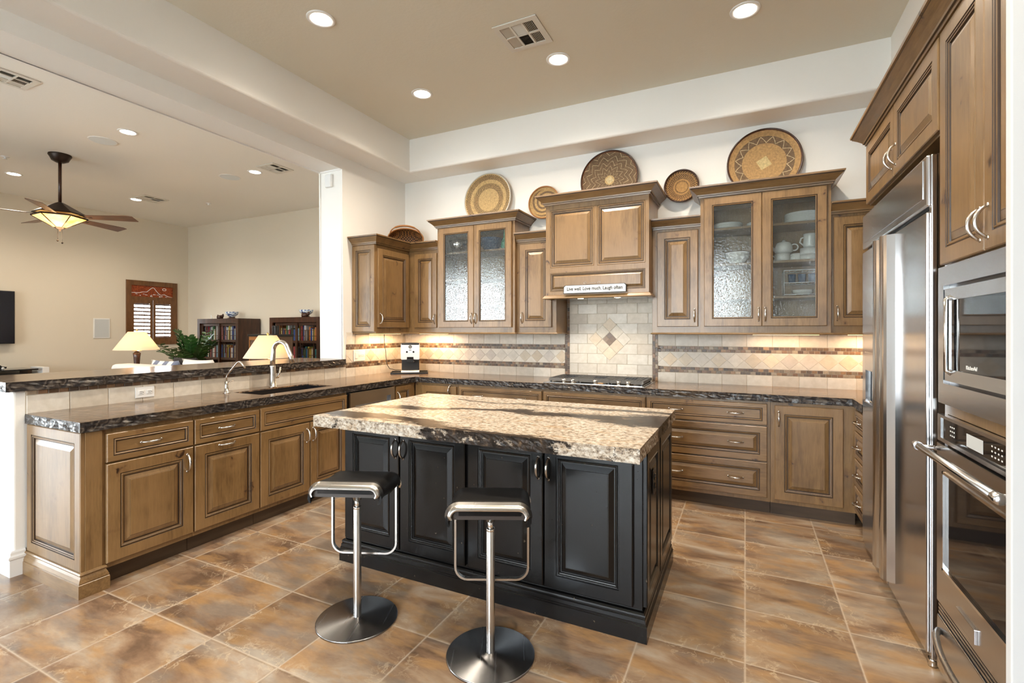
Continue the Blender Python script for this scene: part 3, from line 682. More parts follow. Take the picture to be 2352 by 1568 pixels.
for z0, z1 in ((.679, .840), (.406, .668), (.132, .397)): front(t, 'flat' if z0 > .6 else 'raised', .006, .893, z0, z1, WH, 'drawer', handle=h2((z0+z1)/2, .235, .677))
t = K('single-door base cabinet beside the refrigerator corner', .173, .712)
front(t, 'raised', .028, .457, .130, .834, handle=(.053, .735, 'v'))
t = base_cab('shallow stack of drawers tucked between the back run and the refrigerator', (.712, 4.118, 0), -PI/2, .335, .60)
for z0, z1 in ((.70, .838), (.51, .69), (.32, .50), (.13, .31)): front(t, 'flat' if z0 > .69 else 'raised', .03, .32, z0, z1, WH, 'drawer', handle=(.175, (z0+z1)/2, 'h'))
# ------------------------------------------------------------------ wall cabinets
UG = 'wall cabinets over the worktop'
RAIL = [(0, 0), (.010, 0), (.014, .006), (.010, .014), (0, .016)]
def light_rail(parent, path, z=1.362):
    bm = B(); molding(bm, path, [(o_, z+q) for o_, q in RAIL]); return obj('light_rail', bm, 'wood_h', parent)
# corner unit in an L
t = thing('upper_cabinet', 'L-shaped corner wall cabinet with two doors, lowest of the crowned units', 'cabinet', (0, 0, 0), 0, UG)
bm = B(); prism(bm, [(XL+.002, 3.87), (-3.43, 3.87), (-3.43, 4.42), (-3.011, 4.42), (-3.011, YB-.002), (XL+.002, YB-.002)], 'z', 1.376, 2.30); obj('carcass', bm, 'wood', t)
bm = B(); raised(bm, .305, .90, fr=.058); obj('end_panel', bm, ['wood', 'glaze'], t, (XL+.003, 3.8705, 1.385))
s1 = obj('door', (lambda b: (raised(b, .50, .82), b)[1])(B()), ['wood', 'glaze'], t, (-3.4295, 3.888, 1.43), (0, 0, PI/2)); pull(s1, .028, .092)
front(t, 'raised', -3.345, -3.043, 1.43, 2.25, y=4.4195, handle=None); pull(t, -3.066, 1.525, y=4.398)
crown(t, [(XL+.002, 3.865), (-3.425, 3.865), (-3.425, 4.415), (-3.012, 4.415)], 2.29)
light_rail(t, [(XL+.002, 3.87), (-3.43, 3.87), (-3.43, 4.42), (-3.012, 4.42)])
def low_unit(label, x0, x1, dx0, dx1, hx, side=None):
    t = thing('upper_cabinet', label, 'cabinet', (x0, 4.42, 0), 0, UG); w_ = x1-x0
    bm = B(); box(bm, .0005, w_-.0005, 0, .318, 1.376, 2.30); obj('carcass', bm, 'wood', t)
    front(t, 'raised', dx0-x0, dx1-x0, 1.43, 2.262, handle=(hx-x0, 1.525, 'v'))
    crown(t, [(.001, -.005), (w_-.001, -.005)], 2.285); p = [(.0, 0), (w_, 0)]
    if side == 'r': p.append((w_, .3))
    if side == 'l': p = [(0, .3)]+p
    light_rail(t, p); return t
low_unit('slim wall cabinet between the smaller glass-door cabinet and the hood', -2.079, -1.655, -2.04, -1.70, -2.012, 'r')
low_unit('slim wall cabinet between the hood and the larger glass-door cabinet', -.744, -.341, -.70, -.362, -.390, 'l')
low_unit('wall cabinet half hidden behind the refrigerator enclosure', .592, 1.455, .612, 1.0, .636)
def glass_unit(label, x0, x1, split, shelves, zt):
    t = thing('upper_cabinet', label, 'cabinet', (x0, 4.37, 0), 0, UG); w_ = x1-x0; D = .366
    bm = B(); box(bm, 0, .03, 0, D, 1.376, zt); box(bm, w_-.03, w_, 0, D, 1.376, zt); box(bm, .03, w_-.03, D-.012, D, 1.376, zt)
    box(bm, .03, w_-.03, 0, D-.012, 1.376, 1.43); box(bm, .03, w_-.03, 0, D-.012, zt-.045, zt); obj('carcass', bm, 'wood', t)
    bm = B(); box(bm, split-x0-.012, split-x0+.012, .0, .018, 1.43, zt-.045); obj('centre_stile', bm, 'wood', t)
    for z in shelves: bobj('shelf', (.031, w_-.031, .03, D-.013, z-.02, z), 'wood_h', t, bev=.002)
    d1 = front(t, 'glass', .030, split-x0-.0015, 1.43, zt-.018, handle=(split-x0-.024, 1.525, 'v')); d2 = front(t, 'glass', split-x0+.0015, w_-.028, 1.43, zt-.018, handle=(split-x0+.024, 1.525, 'v'))
    crown(t, [(-.001, D-.001), (-.001, -.005), (w_+.001, -.005), (w_+.001, D-.001)], zt-.012); light_rail(t, [(0, .05), (0, 0), (w_, 0), (w_, .05)]); return t
glass_unit('smaller glass-door wall cabinet left of the hood with a round basket on top', -3.01, -2.08, -2.545, (2.24, 1.95, 1.68), 2.515)
glass_unit('larger glass-door wall cabinet filled with white crockery, largest basket on top', -.340, .591, .122, (2.255, 1.955, 1.672), 2.522)
# range hood
t = thing('range_hood', 'wooden range hood with raised panels above the cooktop', 'range hood', (0, 4.26, 0))
X0, X1 = -1.70, -.746
bm = B(); box(bm, X0, X1, .022, .476, 1.725, 2.578); obj('body', bm, 'wood', t)
bm = B()
for q in ((X0, -1.657, 1.725, 2.578), (-.776, X1, 1.725, 2.578), (-1.657, -.776, 2.527, 2.578), (-1.657, -.776, 1.936, 1.985), (-1.657, -.776, 1.725, 1.762), (-1.232, -1.203, 1.985, 2.527)): box(bm, q[0], q[1], 0, .0215, q[2], q[3])
obj('face_frame', bm, 'wood', t)
for q in ((-1.657, -1.232, 1.985, 2.527), (-1.203, -.776, 1.985, 2.527), (-1.657, -.776, 1.762, 1.936)):
    bm = B(); raised(bm, q[1]-q[0], q[3]-q[2], fr=.014, t=.0205); obj('panel', bm, ['wood', 'glaze'], t, (q[0], .0212, q[2]))
crown(t, [(X0-.001, .474), (X0-.001, -.004), (X1+.001, -.004), (X1+.001, .474)], 2.572)
bm = B(); molding(bm, [(X0, .40), (X0, 0), (X1, 0), (X1, .40)], [(-.02, 1.692), (.018, 1.692), (.026, 1.698), (.022, 1.706), (.010, 1.722), (0, 1.728), (-.02, 1.728)]); obj('lip_molding', bm, 'wood_h', t)
bm = B(); box(bm, X0+.02, X1-.02, .02, .46, 1.703, 1.725); box(bm, X0+.06, X1-.06, .06, .42, 1.7015, 1.704); obj('hood_liner', bm, 'stainless_h', t)
for xx in (-1.40, -1.05):
    bm = B(); lathe(bm, [(.028, 0), (.028, -.003), (.022, -.005)], 20, (xx, .13, 1.7015)); q = obj('hood_lamp', bm, 'lens_small', t)
    lamp('hood_lamp_light', 'SPOT', (xx, 4.26+.13, 1.68), 5, WARM, spot_size=R(110), spot_blend=.6, shadow_soft_size=.03)
# ------------------------------------------------------------------ island
t = thing('kitchen_island', 'black distressed island cabinet with panelled doors under the cream slab', 'island', (-2.195, 2.21, 0))
IW, ID = 1.778, .84; KB = ('wood_black', 'worn')
bm = B(); box(bm, 0, IW, 0, ID, .05, .85); obj('carcass', bm, 'wood_black', t)
BK = ('wood_black', 'glaze_black')
for a_, b_, hx in ((-2.182, -1.774, -1.797), (-1.765, -1.336, -1.742), (-1.318, -.891, -.914), (-.884, -.455, -.861)):
    front(t, 'raised', a_+2.195, b_+2.195, .145, .843, BK, handle=(hx+2.195, .72, 'v'), hmat='pewter')
for y0, y1 in ((2.225, 2.575), (2.60, 3.035)):
    bm = B(); raised(bm, y1-y0, .70, fr=.05); obj('side_panel', bm, list(BK), t, (IW, y0-2.21, .14), (0, 0, PI/2))
bm = B(); molding(bm, [(0, ID), (0, -.004), (IW+.002, -.004), (IW+.002, ID)], [(0, 0), (.024, 0), (.024, .072), (.020, .076), (.020, .081), (.017, .084), (.016, .100), (.012, .104), (.012, .109), (.014, .112), (.013, .119), (.007, .126), (0, .128)]); obj('base_molding', bm, ['wood_black'], t)
bm = B(); box(bm, .02, IW-.02, .02, ID-.01, 0, .05); obj('plinth', bm, 'wood_black', t)
o_ = thing('electrical_outlet', 'black outlet plate on the narrow side of the island', 'outlet', (-.4165+.022, 2.378, .67), PI/2)
bm = B(); box(bm, -.036, .036, -.005, 0, -.058, .058, bev=.003); obj('cover_plate', bm, 'black_plastic', o_)
for dz in (-.022, .022):
    bm = B(); lathe(bm, [(.016, 0), (.016, -.003), (.013, -.004)], 16, (0, -.005, dz), axis='y'); obj('socket', bm, 'black_glass', o_)
# ------------------------------------------------------------------ refrigerator wall (fronts face -x)
t = thing('upper_cabinet', 'crowned two-door cabinet over the stainless refrigerator', 'cabinet', (.72, 3.775, 0), -PI/2, 'cabinets of the refrigerator wall')
bm = B(); box(bm, .0, 1.282, 0, .73, 2.19, 2.60); box(bm, .0, .004, .02, .73, 0, 2.19); obj('carcass', bm, 'wood', t)
front(t, 'raised', .004, .636, 2.198, 2.572, handle=(.598, 2.30, 'v')); front(t, 'raised', .642, 1.278, 2.198, 2.572, handle=(.680, 2.30, 'v'))
c_ = crown(t, [(0, .70), (0, -.012), (1.283, -.012)][:], 2.578)
# oven column
t = thing('oven_cabinet', 'tall cabinet housing the microwave and wall oven, doors at the top', 'cabinet', (.72, 2.489, 0), -PI/2, 'cabinets of the refrigerator wall')
OW = 2.489-1.772
bm = B(); box(bm, 0, OW, .03, .73, .02, 2.60); box(bm, 0, .03, 0, .03, .02, 2.60); box(bm, OW-.01, OW, 0, .03, .02, 2.60); box(bm, .03, OW-.01, 0, .03, 1.636, 2.60); box(bm, .03, OW-.01, 0, .03, 1.062, 1.105); obj('carcass', bm, 'wood', t)
front(t, 'raised', .016, .410, 1.650, 2.572, handle=(.384, 1.74, 'v')); front(t, 'raised', .414, OW-.002, 1.650, 2.572, handle=(.442, 1.74, 'v'))
crown(t, [(-.003, -.012), (OW, -.012)], 2.578)
# refrigerator
f = thing('refrigerator', 'built-in stainless side-by-side refrigerator with ice dispenser', 'refrigerator', (.705, 3.765, 0), -PI/2); FW = 3.765-2.545
bm = B(); box(bm, .01, FW-.002, .01, .60, .06, 2.12); box(bm, FW-.03, FW, -.012, .01, .03, 2.12, bev=.004); obj('cabinet_body', bm, 'stainless', f)
bm = B(); box(bm, 0, FW-.006, -.026, .008, 1.905, 2.122, bev=.010, seg=4); obj('grille_panel', bm, 'stainless_h', f)
bm = B(); box(bm, .045, FW-.05, -.029, -.025, 1.945, 2.108, bev=.001); obj('grille_insert', bm, 'stainless_h', f)
SP = .615
bm = B(); box(bm, .01, FW-.01, .0, .01, .04, 1.90); obj('door_gasket', bm, 'black_plastic', f)
# freezer door with an opening for the dispenser
dx0, dx1, dz0, dz1 = .085, .345, .945, 1.262
bm = B()
for q in ((.004, dx0, .05, 1.885), (dx1, SP-.003, .05, 1.885), (dx0, dx1, .05, dz0), (dx0, dx1, dz1, 1.885)): box(bm, q[0], q[1], -.026, -.001, q[2], q[3])
fd = obj('freezer_door', bm, 'stainless', f)
bm = B(); box(bm, SP+.003, FW-.012, -.026, -.001, .05, 1.885, bev=.008, seg=3); rd = obj('refrigerator_door', bm, 'stainless', f)
for q, par in ((SP-.135, fd), (SP+.012, rd)):
    bm = B(); prism(bm, [(q, -.025), (q+.016, -.058), (q+.022, -.063)]+[(q+.022+.078*k/12, -.063-.016*math.sin(PI*k/12)**.8*(1 if k else 0)) for k in range(1, 12)]+[(q+.100, -.063), (q+.106, -.058), (q+.122, -.025)], 'z', .12, 1.878); obj('handle', bm, 'stainless', par)
dp = B(); box(dp, dx0, dx1, -.030, -.004, 1.148, dz1, bev=.003); box(dp, dx0, dx0+.022, -.030, -.004, dz0, 1.148); box(dp, dx1-.02, dx1, -.030, -.004, dz0, 1.148); box(dp, dx0, dx1, -.034, -.004, dz0-.02, dz0+.01, bev=.003)
di = obj('ice_dispenser', dp, 'stainless_h', f); dk = B(); box(dk, dx0+.022, dx1-.02, .02, .03, dz0, 1.15); box(dk, dx0+.022, dx1-.02, -.02, .03, dz0+.008, dz0+.014); box(dk, .19, .23, .0, .02, 1.0, 1.15); obj('recess', dk, 'black_glass', di)
bm = B(); tube(bm, [(dx0+.03, -.024, dz0+.022), (dx1-.028, -.024, dz0+.022)], .004, 8); obj('drip_rail', bm, 'chrome', di)
bm = B(); box(bm, .02, FW-.03, .03, .58, 0, .06); obj('toe_grille', bm, 'black_plastic', f)
bm = B(); lathe(bm, [(.014, 0), (.017, .008), (.012, .016), (.016, .024), (.016, .034)], 14, (FW-.016, -.004, 0)); obj('levelling_foot', bm, 'chrome', f)
# microwave with trim kit
m = thing('microwave', 'built-in stainless microwave in the tall cabinet above the oven', 'microwave', (.72, 2.487, 0), -PI/2); MW = .712
a0, a1, c0, c1 = .055, MW-.055, 1.185, 1.565
bm = B()
for q in ((0, a0, 1.105, 1.640), (a1, MW, 1.105, 1.640), (a0, a1, 1.105, c0), (a0, a1, c1, 1.640)): box(bm, q[0], q[1], -.022, -.001, q[2], q[3])
obj('trim_kit', bm, 'stainless_h', m)
bm = B(); box(bm, a0, a1, -.002, .0, c0, c1); obj('gap', bm, 'black_plastic', m)
b0, b1, e0, e1 = a0+.010, a1-.006, c0+.012, c1-.014
bm = B()
for q in ((b0, b0+.042, e0, e1), (b1-.02, b1, e0, e1), (b0+.042, b1-.02, e0, e0+.045), (b0+.042, b1-.02, e1-.045, e1)): box(bm, q[0], q[1], -.020, -.003, q[2], q[3])
dr = obj('door', bm, 'stainless_h', m); bobj('window', (b0+.042, b1-.02, -.016, -.006, e0+.045, e1-.045), 'black_glass', dr, bev=.001)
bm = B(); tube(bm, [(b0+.052, -.016, e0+.03), (b0+.052, -.032, e0+.04), (b0+.052, -.032, e1-.04), (b0+.052, -.016, e1-.03)], .008, 10); obj('handle', bm, 'chrome', dr)
lettering('KitchenAid', .020, 'porcelain', dr, (b0+.235, -.0168, e0+.062), (PI/2, 0, 0), name='wordmark')
# wall oven
o = thing('wall_oven', 'stainless wall oven with a bar handle and black control panel', 'oven', (.72, 2.487, 0), -PI/2)
bm = B()
for q in ((0, .035, .955, 1.060), (MW-.035, MW, .955, 1.060), (.035, MW-.035, .955, .970), (.035, MW-.035, 1.048, 1.060)): box(bm, q[0], q[1], -.024, -.001, q[2], q[3])
cp = obj('control_panel', bm, 'stainless_h', o); bobj('control_glass', (.035, MW-.035, -.020, -.004, .970, 1.048), 'black_glass', cp, bev=.001)
bobj('display', (.27, .40, -.0206, -.0196, .985, 1.030), 'grey_grille', cp, bev=0)
for k, (bx, bz) in enumerate([(x_, z_) for x_ in (.12, .137, .154, .46, .482, .504, .526) for z_ in (.992, 1.008, 1.024)]):
    bobj('button', (bx, bx+.008, -.0207, -.0197, bz, bz+.005), 'porcelain', cp, bev=0)
bm = B(); w0, w1, q0, q1 = .070, MW-.07, .46, .845
for q in ((0, w0, .315, .945), (w1, MW, .315, .945), (w0, w1, .315, q0), (w0, w1, q1, .945)): box(bm, q[0], q[1], -.026, -.001, q[2], q[3])
dr = obj('oven_door', bm, 'stainless_h', o)
bm = B()
for q in ((w0, w0+.010, q0, q1), (w1-.010, w1, q0, q1), (w0, w1, q0, q0+.010), (w0, w1, q1-.010, q1)): box(bm, q[0], q[1], -.031, -.020, q[2], q[3])
obj('window_bezel', bm, 'chrome', dr); bobj('window', (w0+.01, w1-.01, -.022, -.010, q0+.01, q1-.01), 'black_glass', dr, bev=.001)
bm = B(); tube(bm, [(-.012, -.088, .925), (.0, -.088, .925), (MW, -.088, .925)], .014, 16); lathe(bm, [(.017, 0), (.017, .03)], 16, (-.014, -.088, .925), axis='x'); lathe(bm, [(.017, 0), (.017, .03), (.012, .034), (0, .035)], 16, (MW-.03, -.088, .925), axis='x', caps=False)
for xx in (.03, MW-.03): tube(bm, [(xx, -.02, .925), (xx, -.088, .925)], .010, 10)
obj('handle', bm, 'stainless_h', dr); bobj('badge', (.215, .375, -.0345, -.025, .345, .395), 'stainless_h', dr, bev=.002)
# warming drawer
o = thing('warming_drawer', 'stainless warming drawer below the oven with a curved handle', 'drawer', (.72, 2.487, 0), -PI/2)
bm = B(); box(bm, 0, MW, -.012, -.001, .262, .312); 
for k in range(3): box(bm, .004, MW-.004, -.022, -.010, .266+k*.015, .275+k*.015)
obj('vent_trim', bm, 'stainless_h', o)
bobj('drawer_front', (0, MW, -.026, -.001, .045, .258), 'stainless_h', o); bm = B()
tube(bm, [(.03+.65*k/16, -.028-.055*math.sin(PI*k/16)**.6, .205) for k in range(17)], .012, 12); obj('handle', bm, 'nickel', o)
bobj('toe_kick', (0, MW, .03, .1, 0, .045), 'black_plastic', o, bev=0)
# ------------------------------------------------------------------ sink, taps, cooktop and small things on the worktop
s = thing('sink', 'black undermount sink set into the peninsula worktop', 'sink', (SK[0], SK[2], 0)); sw, sd = SK[1]-SK[0], SK[3]-SK[2]
bm = B(); z0, z1 = .70, .905
for q in ((-.012, .004, -.012, sd+.012, z0, z1), (sw-.004, sw+.012, -.012, sd+.012, z0, z1), (0, sw, -.012, .004, z0, z1), (0, sw, sd-.004, sd+.012, z0, z1), (-.012, sw+.012, -.012, sd+.012, z0-.012, z0)): box(bm, *q)
obj('basin', bm, 'sink_black', s)
bm = B(); lathe(bm, [(.045, 0), (.045, .003), (.02, .001)], 24, (sw/2, sd/2, z0)); obj('drain', bm, 'chrome', s)
f = thing('faucet', 'brushed gooseneck kitchen faucet with a side lever behind the sink', 'faucet', (-3.632, 2.82, .914))
bm = B(); lathe(bm, [(.031, 0), (.031, .006), (.0265, .010), (.0245, .10), (.0235, .178), (.0225, .182)], 28); obj('body', bm, 'nickel', f)
bm = B(); pts = [(0, 0, .182), (.002, 0, .24), (.012, 0, .30)]; rr = [.0215, .0205, .0185]
for k in range(13):
    a_ = PI*.94-k/12*PI*.80; pts.append((.098+.088*math.cos(a_), 0, .305+.080*math.sin(a_))); rr.append(.0175)
pts += [(.215, 0, .275), (.240, 0, .212)]; rr += [.0185, .020]
tube(bm, pts, rr, 18); obj('spout', bm, 'nickel', f)
bm = B(); tube(bm, [(0, .022, .085), (0, .052, .085)], .0155, 14); tube(bm, [(0, .046, .088), (0, .066, .115), (.004, .074, .165)], [.011, .009, .0075], 12); obj('lever', bm, 'chrome', f)
f = thing('drinking_water_tap', 'slim drinking-water tap with a bent neck beside the sink', 'tap', (-3.612, 2.40, .914))
bm = B(); lathe(bm, [(.026, 0), (.026, .005), (.018, .010), (.016, .05), (.012, .085), (.007, .09)], 20); obj('base', bm, 'chrome', f)
bm = B(); tube(bm, [(0, 0, .085), (0, 0, .125), (.003, .002, .138), (.10, .02, .235), (.115, .022, .242), (.130, .024, .240), (.175, .03, .195)], [.0062]*6+[.007], 12); obj('neck', bm, 'pewter', f)
bm = B(); tube(bm, [(0, .012, .082), (.0, .05, .088)], .004, 8); obj('lever', bm, 'chrome', f)
# cooktop
c = thing('gas_cooktop', 'five-burner gas cooktop with black grates set on the worktop', 'cooktop', (-1.211, 4.375, .9145))
bm = B(); box(bm, -.456, .456, -.268, .268, 0, .008, bev=.003); box(bm, -.43, .43, -.245, .25, .008, .010); obj('tray', bm, 'stainless_h', c)
for bx, by, br in ((-.29, -.10, .04), (-.29, .12, .045), (0, .03, .06), (.29, -.10, .04), (.29, .12, .05)):
    bm = B(); lathe(bm, [(br, .010), (br, .020), (br*.8, .022), (br*.8, .030), (.0, .031)], 24, (bx, by, 0)); obj('burner', bm, ['copper_burner'], c)
for gx in (-.284, 0, .284):
    bm = B(); gw = .1395; y0, y1 = -.195, .235
    P = [(-gw, 0), (gw, 0)]
    for xx in (-gw, gw):
        prism(bm, [(y0, .022), (y1, .022), (y1-.02, .046), (y0+.02, .046)], 'x', gx+xx-.008, gx+xx+.008)
    for yy, sg in ((y0, 1), (y1, -1)): prism(bm, [(yy, .020), (yy+sg*.012, .020), (yy+sg*.034, .046), (yy+sg*.018, .046)], 'x', gx-gw, gx+gw)
    for k in range(10):
        xx = gx-gw+.016+k*(2*gw-.032)/9
        box(bm, xx-.009, xx+.009, y0+.02, y1-.02, .034, .0455) if k in (0, 1, 2, 7, 8, 9) else (box(bm, xx-.0085, xx+.0085, y0+.02, -.04, .034, .0455), box(bm, xx-.0085, xx+.0085, .09, y1-.02, .034, .0455))
    for yy in (-.12, -.06, .02, .10, .16): box(bm, gx-gw, gx+gw, yy-.005, yy+.005, .036, .045)
    for xx in (-gw+.01, gw-.01):
        for yy in (y0+.02, y1-.02): box(bm, gx+xx-.007, gx+xx+.007, yy-.007, yy+.007, .009, .03)
    obj('grate', bm, 'iron', c)
for kx in (-.271, -.188, .020, .228, .310):
    bm = B(); lathe(bm, [(.022, .009), (.022, .012), (.012, .014), (.012, .020), (.019, .022), (.020, .040), (.016, .044), (.0, .0445)], 24, (kx, -.225, 0)); obj('knob', bm, 'chrome', c)
# coffee machine on its tray in the corner
TH = R(36); t = thing('tray', 'dark low-rimmed tray under the coffee machine', 'tray', (-3.435, 4.435, .9145), TH)
bm = B(); box(bm, -.205, .205, -.135, .135, 0, .008)
for q in ((-.205, .205, -.135, -.127), (-.205, .205, .127, .135), (-.205, -.197, -.127, .127), (.197, .205, -.127, .127)): box(bm, *q, .008, .018)
obj('tray_body', bm, 'black_plastic', t)
k = thing('coffee_machine', 'white and black capsule coffee machine in the corner of the worktop', 'coffee machine', (-3.435, 4.45, .9235), TH)
bm = B(); box(bm, -.098, .098, -.02, .12, 0, .335, bev=.012); box(bm, -.098, .098, -.115, .0, .315, .335, bev=.006); obj('housing', bm, 'black_plastic', k)
bm = B(); prism(bm, [(-.118, .150), (-.126, .23), (-.108, .330), (-.02, .333), (-.02, .150)], 'x', -.103, .103); bmesh.ops.bevel(bm, geom=bm.edges[:], offset=.006, segments=2, affect='EDGES'); obj('front_cover', bm, 'white_plastic', k)
bobj('spout', (-.038, .038, -.124, -.05, .120, .160), 'black_plastic', k)
bobj('lever_slot', (-.036, .036, -.1235, -.10, .156, .180), 'black_glass', k, bev=.002)
bobj('drip_tray', (-.100, .100, -.128, .02, 0, .024), 'white_plastic', k, bev=.004)
for bx in (-.036, .036):
    bm = B(); lathe(bm, [(.012, 0), (.011, -.003)], 16, (bx, -.1225, .236), axis='y'); obj('button', bm, 'black_plastic', k)
bm = B(); lathe(bm, [(.052, 0), (.052, -.001)], 24, (0, 0, 0), axis='y'); o = obj('button_bezel', bm, 'white_trim', k, (0, -.1215, .236)); o.scale = (1, 1, .34)
bobj('display_bar', (-.014, .014, -.1225, -.12, .252, .260), 'black_plastic', k, bev=0)
bm = B()
lathe(bm, [(.019, 0), (.019, -.0012)], 28, (0, 0, 0), axis='y'); em = obj('emblem', bm, 'black_plastic', k, (0, -.116, .293), (R(-10), 0, 0))
bm = B(); tube(bm, [(-.006, -.0015, .011), (-.008, -.0015, -.003), (-.004, -.0015, -.009), (.003, -.0015, -.006)], .0018, 6); tube(bm, [(.003, -.0015, .010), (.009, -.0015, .006), (.004, -.0015, .001), (.010, -.0015, -.005), (.003, -.0015, -.012)], .0016, 6); obj('emblem_letters', bm, 'white_plastic', em)
CORD = [(-3.70, 4.315, 1.370), (-3.69, 4.300, 1.314), (-3.68, 4.297, 1.239), (-3.66, 4.292, 1.164), (-3.64, 4.275, 1.09), (-3.62, 4.270, 1.016), (-3.60, 4.285, .972), (-3.575, 4.36, .950), (-3.545, 4.42, .950)]
bm = B(); tube(bm, CORD, .0035, 8); o = obj('power_cord', bm, 'cord_black'); wchild(o, k)
# plates in the walls
def outlet(label, loc, rz, w_, h_, sockets, mat='white_plastic', horiz=False):
    t = thing('electrical_outlet', label, 'outlet', loc, rz)
    bm = B(); box(bm, -w_/2, w_/2, -.006, 0, -h_/2, h_/2, bev=.003); obj('cover_plate', bm, mat, t)
    for sx_, sz_, kind in sockets:
        if kind == 's':
            bm = B(); box(bm, sx_-.017, sx_+.017, -.009, -.005, sz_-.014, sz_+.014, bev=.003); so = obj('socket', bm, mat, t)
            g = B(); box(g, sx_-.009, sx_+.009, -.0096, -.0088, sz_+.004, sz_+.0065); box(g, sx_-.009, sx_+.007, -.0096, -.0088, sz_-.0065, sz_-.004); lathe(g, [(.0025, 0), (.0025, -.0006)], 8, (sx_+.012, -.009, sz_), axis='y'); obj('slots', g, 'black_plastic', so)
        else: bobj('rocker', (sx_-.016, sx_+.016, -.010, -.005, sz_-.032, sz_+.032), mat, t)
    return t
outlet('white double outlet turned sideways on the peninsula tiles', (XL+.0078, 1.896, .970), PI/2, .118, .074, [(-.026, 0, 's'), (.026, 0, 's')])
outlet('white triple switch and outlet plate on the corner backsplash', (XL+.0078, 3.953, 1.130), PI/2, .168, .120, [(-.05, 0, 'r'), (.0, 0, 's'), (.045, 0, 's')])
t = tag(obj('motion_sensor', (lambda b: (box(b, -.045, .045, -.035, 0, -.068, .068, bev=.012, seg=3), b)[1])(B()), 'white_plastic', None, (-3.922, 3.729, 2.962)), 'white motion sensor high on the wall end beside the pass-through', 'sensor')
# sign on the hood
sg = thing('wall_sign', 'white wooden sign with handwritten motto propped on the hood lip', 'sign', (-1.224, 4.236, 1.774), rot=(R(-4), 0, 0))
hw, hh, ck = .290, .0385, .014
bm = B(); prism(bm, [(-hw, -hh), (hw, -hh), (hw, hh-ck), (hw-ck, hh), (-hw+ck, hh), (-hw, hh-ck)], 'y', -.006, .006); obj('board_edge', bm, 'black_plastic', sg)
hw, hh = .284, .034; bm = B(); prism(bm, [(-hw, -hh), (hw, -hh), (hw, hh-ck), (hw-ck, hh), (-hw+ck, hh), (-hw, hh-ck)], 'y', -.0075, -.005); obj('painted_face', bm, 'sign_white', sg)
lettering('Live well. Love much. Laugh often', .0445, 'ink', sg, (0, -.0079, .002), (PI/2, 0, 0), sx=.845, name='motto', font_shear=.05)
bm = B()
for cx_ in (-.085, .045):
    tube(bm, [(cx_+.016*math.cos(q)*(1-.04*k), -.002, .052+.014*math.sin(q)*(1-.04*k)) for k, q in enumerate([i*PI/5 for i in range(14)])], .0013, 6)
tube(bm, [(-.085, -.002, .040), (-.06, -.002, .050), (0, -.002, .056), (.03, -.002, .050)], .0013, 6); obj('wire_loop', bm, 'pewter', sg)
# ------------------------------------------------------------------ baskets above the cabinets
def basket(label, mat, x, z, r, tilt=4, y=4.695, roll=0):
    t = thing('woven_basket', label, 'basket', (x, y, z), group='round woven baskets above the cabinets', rot=(R(-tilt), 0, 0))
    P = [(.0, .018), (r*.5, .016), (r*.8, .006), (r*.96, -.012), (r, -.020), (r*1.0, -.012), (r*.96, .002), (r*.5, .026), (.0, .028)]
    bm = B(); lathe(bm, P, 72, axis='y', caps=False); obj('woven_disc', bm, mat, t, rot=(0, R(roll), 0))
    bm = B(); tube(bm, [(r*math.cos(2*PI*k/72), -.018, r*math.sin(2*PI*k/72)) for k in range(72)], .007, 8, closed=True)
    obj('rim', bm, {'basket_ticks': 'paper', 'basket_swirl': 'rattan'}.get(mat, 'glaze_brown'), t); return t
basket('pale round basket with two rings of slanted dark ticks above the smaller glass cabinet', 'basket_ticks', -2.565, 2.850, .286)
basket('small round basket with interlaced dark arcs, partly behind the hood crown', 'basket_swirl', -1.893, 2.735, .168)
basket('brown round basket covered in pale zigzag lines above the hood', 'basket_zigzag', -1.205, 2.885, .281)
basket('small dark-rimmed basket with herringbone rings between the hood and the larger glass cabinet', 'basket_herringbone', -.528, 2.728, .149)
basket('largest round basket with a ring of star points above the larger glass cabinet', 'basket_star', .147, 2.848, .286)
t = thing('handled_basket', 'oval wicker basket with a rattan handle lying on the corner cabinet', 'basket', (-3.52, 4.47, 2.455), R(33), rot=(R(6), 0, R(33)))
bm = B(); rings = []
for i in range(7):
    a_ = i/6*PI/2; rings.append([bm.verts.new((.195*math.cos(a_)*math.cos(2*PI*k/40), .13*math.sin(a_), .112*math.cos(a_)*math.sin(2*PI*k/40))) for k in range(40)] if i < 6 else [bm.verts.new((0, .13, 0))])
for p, q in zip(rings, rings[1:]):
    for k in range(40):
        f_ = bm.faces.new((p[k], p[(k+1) % 40], q[(k+1) % 40], q[k]) if len(q) > 1 else (p[k], p[(k+1) % 40], q[0])); f_.smooth = True
obj('bowl', bm, 'wicker', t)
bm = B(); tube(bm, [(.200*math.cos(2*PI*k/48), 0, .116*math.sin(2*PI*k/48)) for k in range(48)], .008, 8, closed=True); obj('rim', bm, 'rattan', t)
bm = B(); tube(bm, [(.17*math.cos(PI*k/20), -.02-.085*math.sin(PI*k/20), .05+.085*math.sin(PI*k/20)) for k in range(21)], [.0065 if abs(k-10) > 4 else .011 for k in range(21)], 8); obj('handle', bm, 'rattan', t)
